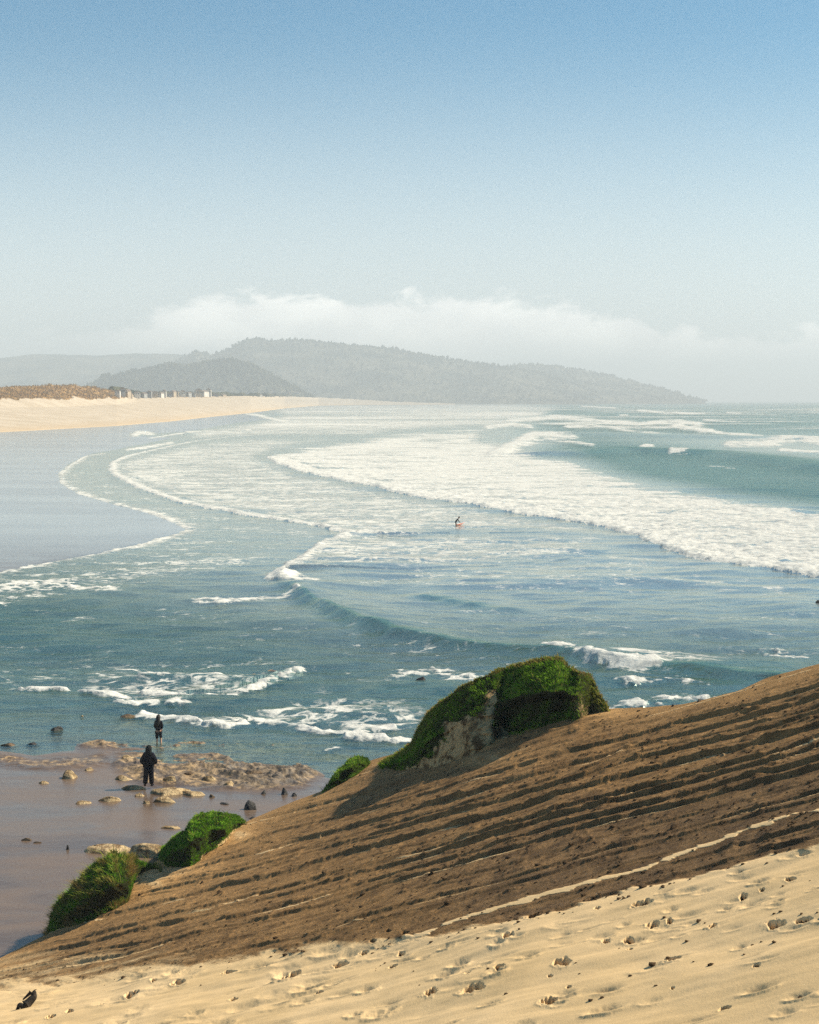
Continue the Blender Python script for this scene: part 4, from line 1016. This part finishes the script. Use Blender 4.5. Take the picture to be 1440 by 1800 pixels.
def body_parts(J, hands=None, s=1.0, head_yaw=0, head_pitch=0):
    """J: joint dictionary -> continuous body skin mesh plus head and hands joined in one mesh"""
    names = ['pelvis', 'waist', 'chest', 'neck', 'headb', 'shL', 'elL', 'wrL', 'shR', 'elR', 'wrR', 'hipL', 'knL', 'anL', 'toL', 'hipR', 'knR', 'anR', 'toR']
    idx = {n: i for i, n in enumerate(names)}
    E = [('pelvis', 'waist'), ('waist', 'chest'), ('chest', 'neck'), ('neck', 'headb'), ('chest', 'shL'), ('shL', 'elL'), ('elL', 'wrL'), ('chest', 'shR'), ('shR', 'elR'), ('elR', 'wrR'),
         ('pelvis', 'hipL'), ('hipL', 'knL'), ('knL', 'anL'), ('anL', 'toL'), ('pelvis', 'hipR'), ('hipR', 'knR'), ('knR', 'anR'), ('anR', 'toR')]
    rad = dict(pelvis=(.13, .11), waist=(.125, .10), chest=(.15, .115), neck=.055, headb=.055, shL=.06, elL=.042, wrL=.028, shR=.06, elR=.042, wrR=.028, hipL=.085, knL=.055, anL=.04, toL=.035, hipR=.085, knR=.055, anR=.04, toR=.035)
    m = skin_mesh('body', [J[n] for n in names], [(idx[a], idx[b]) for a, b in E], [tuple(x * s for x in rad[n]) if isinstance(rad[n], tuple) else rad[n] * s for n in names], 0, 2)
    hd = head_mesh(J['head'], .112 * s, head_yaw, head_pitch)
    ms = [m, hd]
    for (wr, d, t, c) in (hands or []): ms += hand_meshes(J[wr], d, t, c, s)
    return join_meshes('body', ms)
def tube(name, pts, rads, levels=2, root=0): 
    v, e, r_ = chain(pts, rads); return skin_mesh(name, v, e, r_, root, levels)

def cap_mesh(name, rings, n=28):
    bm = bmesh.new(); R0 = []
    for (z, a, b, cx, cy) in rings:
        R0.append([bm.verts.new((cx + a * math.cos(2 * math.pi * k / n), cy + b * math.sin(2 * math.pi * k / n), z + .006 * math.sin(k * 2.3))) for k in range(n)])
    for r0, r1 in zip(R0[:-1], R0[1:]):
        for k in range(n): bm.faces.new((r0[k], r0[(k + 1) % n], r1[(k + 1) % n], r1[k]))
    bm.faces.new(R0[-1]); bm.faces.new(R0[0][::-1])
    me = bpy.data.meshes.new(name); bm.to_mesh(me); bm.free()
    for p in me.polygons: p.use_smooth = True
    return me
def hooded_person():
    gz = .3
    for _ in range(4):                              # feet on the ledge
        base = at(262, 1382, gz)
        zs = [v.co.z + LEDGE.location.z for v in LEDGE.data.vertices if (v.co.x + LEDGE.location.x - base.x) ** 2 + (v.co.y + LEDGE.location.y - base.y) ** 2 < .09]
        gz = (max(zs) - .04) if zs else .3
    base = at(262, 1382, gz)
    root = empty('person', base)
    tag(root, 'person in dark hooded coat and trousers seen from behind, standing on the rock ledge', 'person')
    # local frame: +Y away from the camera (the way the person faces), X right
    J = dict(pelvis=(0, 0, .95), waist=(0, 0, 1.10), chest=(0, .01, 1.32), neck=(0, .02, 1.48), headb=(0, .03, 1.56), head=(.005, .04, 1.64),
             shL=(-.19, 0, 1.40), elL=(-.29, -.03, 1.14), wrL=(-.22, .12, .96), shR=(.19, 0, 1.40), elR=(.30, -.03, 1.14), wrR=(.23, .12, .96),
             hipL=(-.095, 0, .90), knL=(-.12, .01, .48), anL=(-.16, -.01, .08), toL=(-.20, .14, .03), hipR=(.095, 0, .90), knR=(.105, .01, .48), anR=(.11, -.01, .08), toR=(.16, .13, .03))
    J = {k: Vector(v) for k, v in J.items()}
    link('body', body_parts(J, [('wrL', (.3, .55, -.75), (.8, .2, .3), .5), ('wrR', (-.3, .55, -.75), (-.8, .2, .3), .5)]), M_SKIN, root)
    # coat: torso with sleeves grown as one surface, loose at the hem
    V = [Vector(p) for p in ((0, 0, .84), (0, 0, 1.0), (0, .0, 1.18), (0, 0, 1.36), (0, .01, 1.47), (-.17, -.005, 1.39), (-.27, -.04, 1.20), (-.30, -.02, 1.08), (-.25, .08, .97), (.17, -.005, 1.39), (.27, -.04, 1.20), (.31, -.02, 1.08), (.26, .08, .97))]
    E = [(0, 1), (1, 2), (2, 3), (3, 4), (3, 5), (5, 6), (6, 7), (7, 8), (3, 9), (9, 10), (10, 11), (11, 12)]
    link('coat', skin_mesh('coat', V, E, [(.27, .20), (.265, .195), (.255, .19), (.235, .17), (.12, .11), .125, .112, .10, .085, .125, .112, .10, .085], 2, 2), M_CLOTH, root)
    link('hood', cap_mesh('hood', [(1.40, .19, .15, 0, -.01), (1.45, .165, .145, 0, -.015), (1.51, .14, .14, 0, -.02), (1.58, .138, .15, .003, -.015), (1.66, .135, .155, .006, 0), (1.73, .11, .13, .01, .015), (1.78, .07, .085, .012, .025), (1.80, .02, .03, .012, .03)]), M_HOOD, root)
    V = [Vector(p) for p in ((0, 0, .93), (-.095, 0, .84), (-.125, .01, .48), (-.165, -.01, .07), (.095, 0, .84), (.11, .01, .48), (.115, -.01, .07))]
    link('trousers', skin_mesh('trousers', V, [(0, 1), (1, 2), (2, 3), (0, 4), (4, 5), (5, 6)], [(.20, .16), .135, .118, .115, .135, .118, .115], 0, 2), M_CLOTH, root)
    for a, b in ((-.165, -.215), (.115, .165)):
        link('shoe', tube('shoe', [(a, -.06, .045), (a * .6 + b * .4, .06, .05), (b, .19, .035)], [(.05, .045), (.052, .045), (.042, .03)], 2, 1), M_CLOTH, root)
    return root
hooded_person()

def wading_person():
    base = at(279, 1314, -.22)
    root = empty('person', base, math.radians(-12))
    tag(root, 'person with long dark hair and bare shins wading in the shallows behind the hooded person', 'person')
    J = dict(pelvis=(0, 0, .88), waist=(0, 0, 1.02), chest=(0, .01, 1.22), neck=(0, .02, 1.36), headb=(0, .03, 1.43), head=(0, .05, 1.51),
             shL=(-.155, 0, 1.29), elL=(-.19, .03, 1.03), wrL=(-.13, .17, .86), shR=(.155, 0, 1.29), elR=(.18, .05, 1.04), wrR=(.10, .20, .90),
             hipL=(-.08, 0, .83), knL=(-.09, .03, .45), anL=(-.08, -.02, .08), toL=(-.09, .12, .03), hipR=(.08, 0, .83), knR=(.10, .06, .46), anR=(.13, .02, .08), toR=(.15, .15, .03))
    J = {k: Vector(v) for k, v in J.items()}
    link('body', body_parts(J, [('wrL', (.2, .4, -.9), (.9, .3, .2), .5), ('wrR', (-.2, .4, -.9), (-.9, .3, .2), .5)], .9), M_SKIN, root)
    V = [Vector(p) for p in ((0, 0, .84), (0, 0, .98), (0, 0, 1.12), (0, 0, 1.25), (0, .01, 1.34), (-.15, 0, 1.28), (-.19, .02, 1.04), (-.14, .14, .90), (.15, 0, 1.28), (.185, .04, 1.05), (.12, .17, .93))]
    link('jacket', skin_mesh('jacket', V, [(0, 1), (1, 2), (2, 3), (3, 4), (3, 5), (5, 6), (6, 7), (3, 8), (8, 9), (9, 10)], [(.17, .14), (.16, .13), (.155, .125), (.15, .115), (.075, .07), .08, .065, .05, .08, .065, .05], 2, 2), M_CLOTH, root)
    V = [Vector(p) for p in ((0, 0, .86), (-.08, 0, .78), (-.09, .025, .52), (-.09, .03, .42), (.08, 0, .78), (.10, .05, .55), (.10, .06, .47))]
    link('trousers', skin_mesh('trousers', V, [(0, 1), (1, 2), (2, 3), (0, 4), (4, 5), (5, 6)], [(.15, .13), .10, .08, .075, .10, .08, .075], 0, 2), M_CLOTH, root)
    link('hair', cap_mesh('hair', [(1.06, .04, .02, 0, -.14), (1.16, .09, .04, 0, -.135), (1.27, .12, .06, 0, -.11), (1.37, .12, .085, 0, -.07), (1.45, .115, .10, 0, -.035), (1.53, .112, .11, 0, .0), (1.60, .09, .10, 0, .025), (1.64, .05, .06, 0, .035), (1.655, .01, .015, 0, .04)]), M_HAIR, root)
wading_person()

def surfer():
    base = at(803, 929, -.42)
    root = empty('person', base)
    tag(root, 'surfer in a black wetsuit bending over a pink board in foamy water', 'person')
    # faces right (+X)
    J = dict(pelvis=(-.14, 0, .92), waist=(-.05, 0, 1.06), chest=(.11, 0, 1.24), neck=(.22, 0, 1.36), headb=(.27, 0, 1.42), head=(.31, 0, 1.50),
             shL=(.14, .17, 1.26), elL=(.28, .19, 1.00), wrL=(.46, .13, .80), shR=(.14, -.17, 1.26), elR=(.28, -.19, 1.00), wrR=(.46, -.13, .80),
             hipL=(-.14, .09, .88), knL=(-.05, .11, .47), anL=(-.14, .12, .08), toL=(0, .13, .03), hipR=(-.14, -.09, .88), knR=(-.09, -.11, .47), anR=(-.18, -.12, .08), toR=(-.04, -.13, .03))
    J = {k: Vector(v) for k, v in J.items()}
    link('body', body_parts(J, [('wrL', (.7, -.05, -.7), (0, -1, 0), .7), ('wrR', (.7, .05, -.7), (0, 1, 0), .7)], 1.0, -math.pi / 2, -.35), M_SKIN, root)
    names = ['pelvis', 'waist', 'chest', 'neck', 'shL', 'elL', 'wrL', 'shR', 'elR', 'wrR', 'hipL', 'knL', 'anL', 'hipR', 'knR', 'anR']
    ix = {n: i for i, n in enumerate(names)}
    E = [('pelvis', 'waist'), ('waist', 'chest'), ('chest', 'neck'), ('chest', 'shL'), ('shL', 'elL'), ('elL', 'wrL'), ('chest', 'shR'), ('shR', 'elR'), ('elR', 'wrR'), ('pelvis', 'hipL'), ('hipL', 'knL'), ('knL', 'anL'), ('pelvis', 'hipR'), ('hipR', 'knR'), ('knR', 'anR')]
    rr = dict(pelvis=.155, waist=.14, chest=.17, neck=.075, shL=.08, elL=.058, wrL=.042, shR=.08, elR=.058, wrR=.042, hipL=.105, knL=.075, anL=.055, hipR=.105, knR=.075, anR=.055)
    link('wetsuit', skin_mesh('wetsuit', [J[n] for n in names], [(ix[a], ix[b]) for a, b in E], [rr[n] for n in names], 0, 2), M_NEO, root)
    link('hair', tube('hair', [(.27, 0, 1.49), (.29, 0, 1.57), (.34, 0, 1.60)], [.10, .105, .07], 2, 1), M_HAIR, root)
    # the board
    bm = bmesh.new(); n = 26; L = 2.1
    rows = []
    for i in range(n + 1):
        t = i / n; xx = (t - .5) * L
        wd = .27 * (math.sin(math.pi * min(1, (t * .93 + .05))) ** .55); rk = .20 * abs(t - .45) ** 2.4 * 4 * (1 if t > .45 else .45)
        th = .035 * math.sin(math.pi * (t * .94 + .03)) ** .5
        ring = []
        for k in range(12):
            a = 2 * math.pi * k / 12
            ring.append(bm.verts.new((xx, math.cos(a) * wd, rk + math.sin(a) * th)))
        rows.append(ring)
    for r0, r1 in zip(rows[:-1], rows[1:]):
        for k in range(12): bm.faces.new((r0[k], r0[(k + 1) % 12], r1[(k + 1) % 12], r1[k]))
    bm.faces.new(rows[0]); bm.faces.new(rows[-1][::-1])
    bmesh.ops.recalc_face_normals(bm, faces=bm.faces)
    me = bpy.data.meshes.new('deck'); bm.to_mesh(me); bm.free()
    for p in me.polygons: p.use_smooth = True
    b = empty('surfboard', base + Vector((.58, 0, .60)), math.radians(28)); b.rotation_euler = (math.radians(-38), math.radians(-4), math.radians(52))
    tag(b, 'salmon pink surfboard tilted on the foamy water under the surfer\'s hands', 'surfboard')
    link('deck', me, M_BOARD, b)
    fin = bpy.data.meshes.new('fin'); fin.from_pydata([(-.85, -.008, -.0), (-.70, -.008, -.0), (-.86, -.003, -.2), (-.85, .008, 0), (-.70, .008, 0), (-.86, .003, -.2)], [], [(0, 1, 2), (3, 5, 4), (0, 3, 4, 1), (1, 4, 5, 2), (2, 5, 3, 0)]); fin.update()
    link('fin', fin, M_FIN, b)
surfer()

# ------------------------------------------------------------------ hills with their woods
def make_hill(name, line, dist, front, back, seed, rough=1.0, base_v=None, trees=0, tree_h=(14, 26), mat=M_HILL):
    lu, lv = zip(*line)
    us = np.linspace(lu[0], lu[-1], 260)
    vs = np.interp(us, lu, lv) + rough * 1.6 * fbm(us / 22, us * 0 + seed, 4, 500 + seed)
    xc, yc, zc = pt(us, vs, dist)
    zc = np.maximum(zc, 1)
    R1, R2 = 46, 16
    X = []; Y = []; Z = []
    nx = xc / np.hypot(xc, yc); ny = yc / np.hypot(xc, yc)
    for i in range(R1 + R2):
        t = (i - R1) / R1 if i < R1 else (i - R1) / R2
        L = t * (front if t < 0 else back)
        k = 1 - abs(t)
        prof = (k * k * (3 - 2 * k)) * .55 + k * .45
        n = fbm((xc + nx * L) / 420, (yc + ny * L) / 420, 4, 520 + seed)
        X.append(xc + nx * L); Y.append(yc + ny * L); Z.append(zc * prof + n * np.minimum(zc, 140) * .42 * math.sin(math.pi * min(1, k)) * (1 if t < 0 else .5) - 4 * abs(t))
    X, Y, Z = map(np.array, (X, Y, Z))
    tag(link(name, grid_mesh(name, X, Y, Z), mat), kind='structure')
    if trees:
        r = np.random.default_rng(600 + seed)
        i = np.minimum((R1 * (1 - r.random(trees) ** 1.6)).astype(int), R1 + 1); j = r.integers(1, 258, trees)
        keep = Z[i, j] > 6
        i, j = i[keep], j[keep]; n = len(i)
        P = np.stack([X[i, j], Y[i, j], Z[i, j]], -1) + r.normal(0, dist * .0012, (n, 3)) * [1, 1, .0]
        h = r.uniform(*tree_h, n); rad = h * r.uniform(.35, .75, n)
        ang = np.arange(6) * math.pi / 3
        ring = np.stack([np.cos(ang), np.sin(ang), 0 * ang], -1)
        jit = r.uniform(.75, 1.25, (n, 6, 1))
        lo = P[:, None] + ring[None] * rad[:, None, None] * jit - np.array([0, 0, 2]); md = P[:, None] + ring[None] * rad[:, None, None] * .75 * jit + np.array([0, 0, 1]) * (h * .5)[:, None, None]
        tp = P[:, None] + np.array([0, 0, 1]) * h[:, None, None]
        V = np.concatenate([lo, md, tp], 1).reshape(-1, 3)
        b = np.arange(n)[:, None] * 13
        q4 = np.concatenate([b + np.array([[k, (k + 1) % 6, 6 + (k + 1) % 6, 6 + k]]) for k in range(6)], 0)
        q4b = np.concatenate([b + np.array([[6 + k, 6 + (k + 1) % 6, 12, 12]])[:, [0, 1, 2, 3]] for k in range(6)], 0)
        tri = np.concatenate([q4[:, [0, 1, 2]], q4[:, [0, 2, 3]], q4b[:, :3]], 0)
        return raw_mesh(name + '_forest', V, tri, False)
    return None
def forest(me, label):
    if me: tag(link('forest', me, M_TREE), label, 'forest', kind='stuff')
forest(make_hill('near_hill', [(100, 699), (165, 676), (185, 661), (200, 664), (225, 655), (265, 648), (300, 640), (330, 644), (380, 634), (410, 632), (440, 641), (475, 660), (505, 676), (530, 690), (550, 698)], 5200, 350, 700, 1, 1.2, trees=2600, tree_h=(5, 13)),
       'dark wooded lower slopes behind the beach houses')
forest(make_hill('middle_hill', [(250, 690), (300, 640), (345, 616), (370, 624), (405, 612), (430, 597), (450, 594), (480, 599), (515, 596), (560, 600), (620, 606), (680, 611), (740, 622), (800, 632), (860, 640), (950, 655), (1050, 690)], 7200, 1100, 1500, 2, 1.0, trees=2400, tree_h=(5, 13)),
       'hazy forest on the highest hill')
forest(make_hill('headland', [(760, 694), (800, 668), (850, 650), (900, 642), (930, 641), (980, 645), (1030, 652), (1080, 662), (1130, 675), (1180, 687), (1215, 699), (1240, 705)], 8200, 1600, 1500, 3, .8, trees=1500, tree_h=(5, 13)),
       'hazy forest on the headland that runs down to the sea')
make_hill('far_ridge', [(-500, 640), (-200, 628), (0, 630), (60, 622), (110, 623), (170, 625), (240, 621), (300, 622), (360, 626), (460, 640), (560, 690)], 8800, 1500, 1500, 4, .8)

# ------------------------------------------------------------------ beach houses
HOUSES = [(207, 692, 9, 9), (216, 691, 8, 12), (224, 693, 8, 11), (229, 697, 8, 8), (241, 694, 10, 6), (253, 696, 7, 6), (263, 694, 8, 9), (272, 693, 10, 6), (283, 695, 7, 6), (289, 696, 6, 14), (297, 696, 8, 7), (305, 694, 6, 9), (311, 693, 7, 8),
          (321, 694, 9, 9), (331, 694, 8, 5), (340, 695, 7, 6), (349, 694, 11, 13), (358, 693, 12, 9), (367, 693, 9, 12), (379, 696, 9, 5), (392, 697, 8, 4), (505, 693, 9, 6), (522, 693, 8, 6), (455, 696, 8, 4)]
M_WALL_TAN = simple_mat('tan_house_wall', (.36, .29, .21), (.44, .36, .27), .3, .9, .1, 3, .2, .02)
M_WALL_GREY = simple_mat('grey_house_wall', (.26, .26, .26), (.34, .34, .33), .3, .9, .1, 3, .2, .02)
def house(u, v, w_, h_, i):
    d = float(fb_depth0(np.array([u]))[0] * np.interp(u, FB_U, FB_K1) * 1.06)
    x, y, z = pt(u, v, d)
    m = y / F; W = max(5, w_ * m); H = max(4, h_ * m * (.72 + .2 * ((i * 13) % 5) / 4)); L = W * (1.0 + .3 * ((i * 7) % 3))
    root = empty('beach_house', (float(x), float(y), float(z) - 1), .35 * math.sin(i * 2.1))
    H += 1
    def box(name, x0, x1, y0, y1, z0, z1, mat, par):
        V = [(a, b, c) for c in (z0, z1) for b in (y0, y1) for a in (x0, x1)]
        me = bpy.data.meshes.new(name); me.from_pydata(V, [], [(0, 2, 3, 1), (4, 5, 7, 6), (0, 1, 5, 4), (2, 6, 7, 3), (0, 4, 6, 2), (1, 3, 7, 5)]); me.update()
        return link(name, me, mat, par)
    wh = H * .72
    box('wall', -W / 2, W / 2, -L / 2, L / 2, -3, wh, (M_WALL, M_WALL_TAN, M_WALL_GREY)[(i * 5 + i // 3) % 3], root)
    e = .4
    V = [(-W / 2 - e, -L / 2 - e, wh + .01), (W / 2 + e, -L / 2 - e, wh + .01), (0, -L / 2 - e, H), (-W / 2 - e, L / 2 + e, wh + .01), (W / 2 + e, L / 2 + e, wh + .01), (0, L / 2 + e, H)]
    me = bpy.data.meshes.new('roof'); me.from_pydata(V, [], [(0, 1, 2), (3, 5, 4), (0, 2, 5, 3), (1, 4, 5, 2), (0, 3, 4, 1)]); me.update()
    link('roof', me, M_ROOF, root)
    for k in range(2):
        cx = (-.22 + .44 * k) * W
        box('window', cx - W * .11, cx + W * .11, -L / 2 - .06, -L / 2 + .02, wh * .45, wh * .8, M_GLASS, root)
    return root
M_GLASS = simple_mat('house_window', (.04, .05, .06), (.06, .07, .08), .5, .2, .02, 2, .5, .01)
for i, (u, v, w_, h_) in enumerate(HOUSES):
    o = house(u, v, w_, h_, i)
    g = 'beach houses in the hazy town behind the far beach'
    lab = 'small beach house among the hazy row behind the far beach'
    if i == 9: lab, g = 'tallest narrow pale building in the row of beach houses', g
    elif u > 500: lab = 'pale house standing apart on the thin far end of the beach'
    elif u == 455: lab = 'low pale house alone between the town and the two far houses'
    elif 348 < u < 370: lab = 'large pale building block at the right end of the row of beach houses'
    tag(o, lab, 'house', g)

def scrub():
    r = np.random.default_rng(44); n = 520
    u = np.where(r.random(n) < .75, r.uniform(196, 400, n), r.uniform(380, 545, n)); v = np.interp(u, FB_U, FB_VC) + r.uniform(-1.2, .8, n)
    d = fb_depth0(u) * np.interp(u, FB_U, FB_K1) * (np.interp(u, [0, 300, 560], [1.14, 1.10, 1.03]) + .012)
    x, y, z = pt(u, v, d); P = np.stack([x, y, z - 1.5], -1)
    h = r.uniform(3.0, 6.5, n) * np.interp(u, [200, 380, 545], [1, .85, .6]) * d / 1700; rad = h * r.uniform(.5, 1.1, n)
    ang = np.arange(7) * 2 * math.pi / 7; ring = np.stack([np.cos(ang), np.sin(ang), 0 * ang], -1)
    lv = [(.0, .8), (.35, 1.0), (.7, .75), (.95, .3)]
    V = np.concatenate([P[:, None] + ring[None] * (rad * b)[:, None, None] * r.uniform(.7, 1.3, (n, 7, 1)) + np.array([0, 0, 1]) * (h * a)[:, None, None] for a, b in lv], 1).reshape(-1, 3)
    b = np.arange(n)[:, None] * 28
    Fq = np.concatenate([b + np.array([[l * 7 + k, l * 7 + (k + 1) % 7, l * 7 + 7 + (k + 1) % 7, l * 7 + 7 + k]]) for l in range(3) for k in range(7)], 0)
    tag(link('scrub', raw_mesh('scrub', V, Fq, False), M_TREE), 'dark scrub behind the row of beach houses', 'scrub', kind='stuff')
scrub()

# ------------------------------------------------------------------ sea haze
def make_haze():
    x0, x1, y0, y1, z0, z1 = -11500, 11500, -120, 15800, -6, 365
    V = [(a, b, c) for c in (z0, z1) for b in (y0, y1) for a in (x0, x1)]
    me = bpy.data.meshes.new('haze'); me.from_pydata(V, [], [(0, 2, 3, 1), (4, 5, 7, 6), (0, 1, 5, 4), (2, 6, 7, 3), (0, 4, 6, 2), (1, 3, 7, 5)]); me.update()
    m, nt = new_mat('sea_haze'); q = N(nt)
    pv = q.n('ShaderNodeVolumePrincipled', {'Color': (.88, .955, 1.0, 1), 'Density': .00022, 'Anisotropy': .05})
    o = q.n('ShaderNodeOutputMaterial'); nt.links.new(pv.outputs[0], o.inputs['Volume'])
    tag(link('haze', me, m), 'pale sea haze over the water and hills', 'haze', kind='stuff')
make_haze()
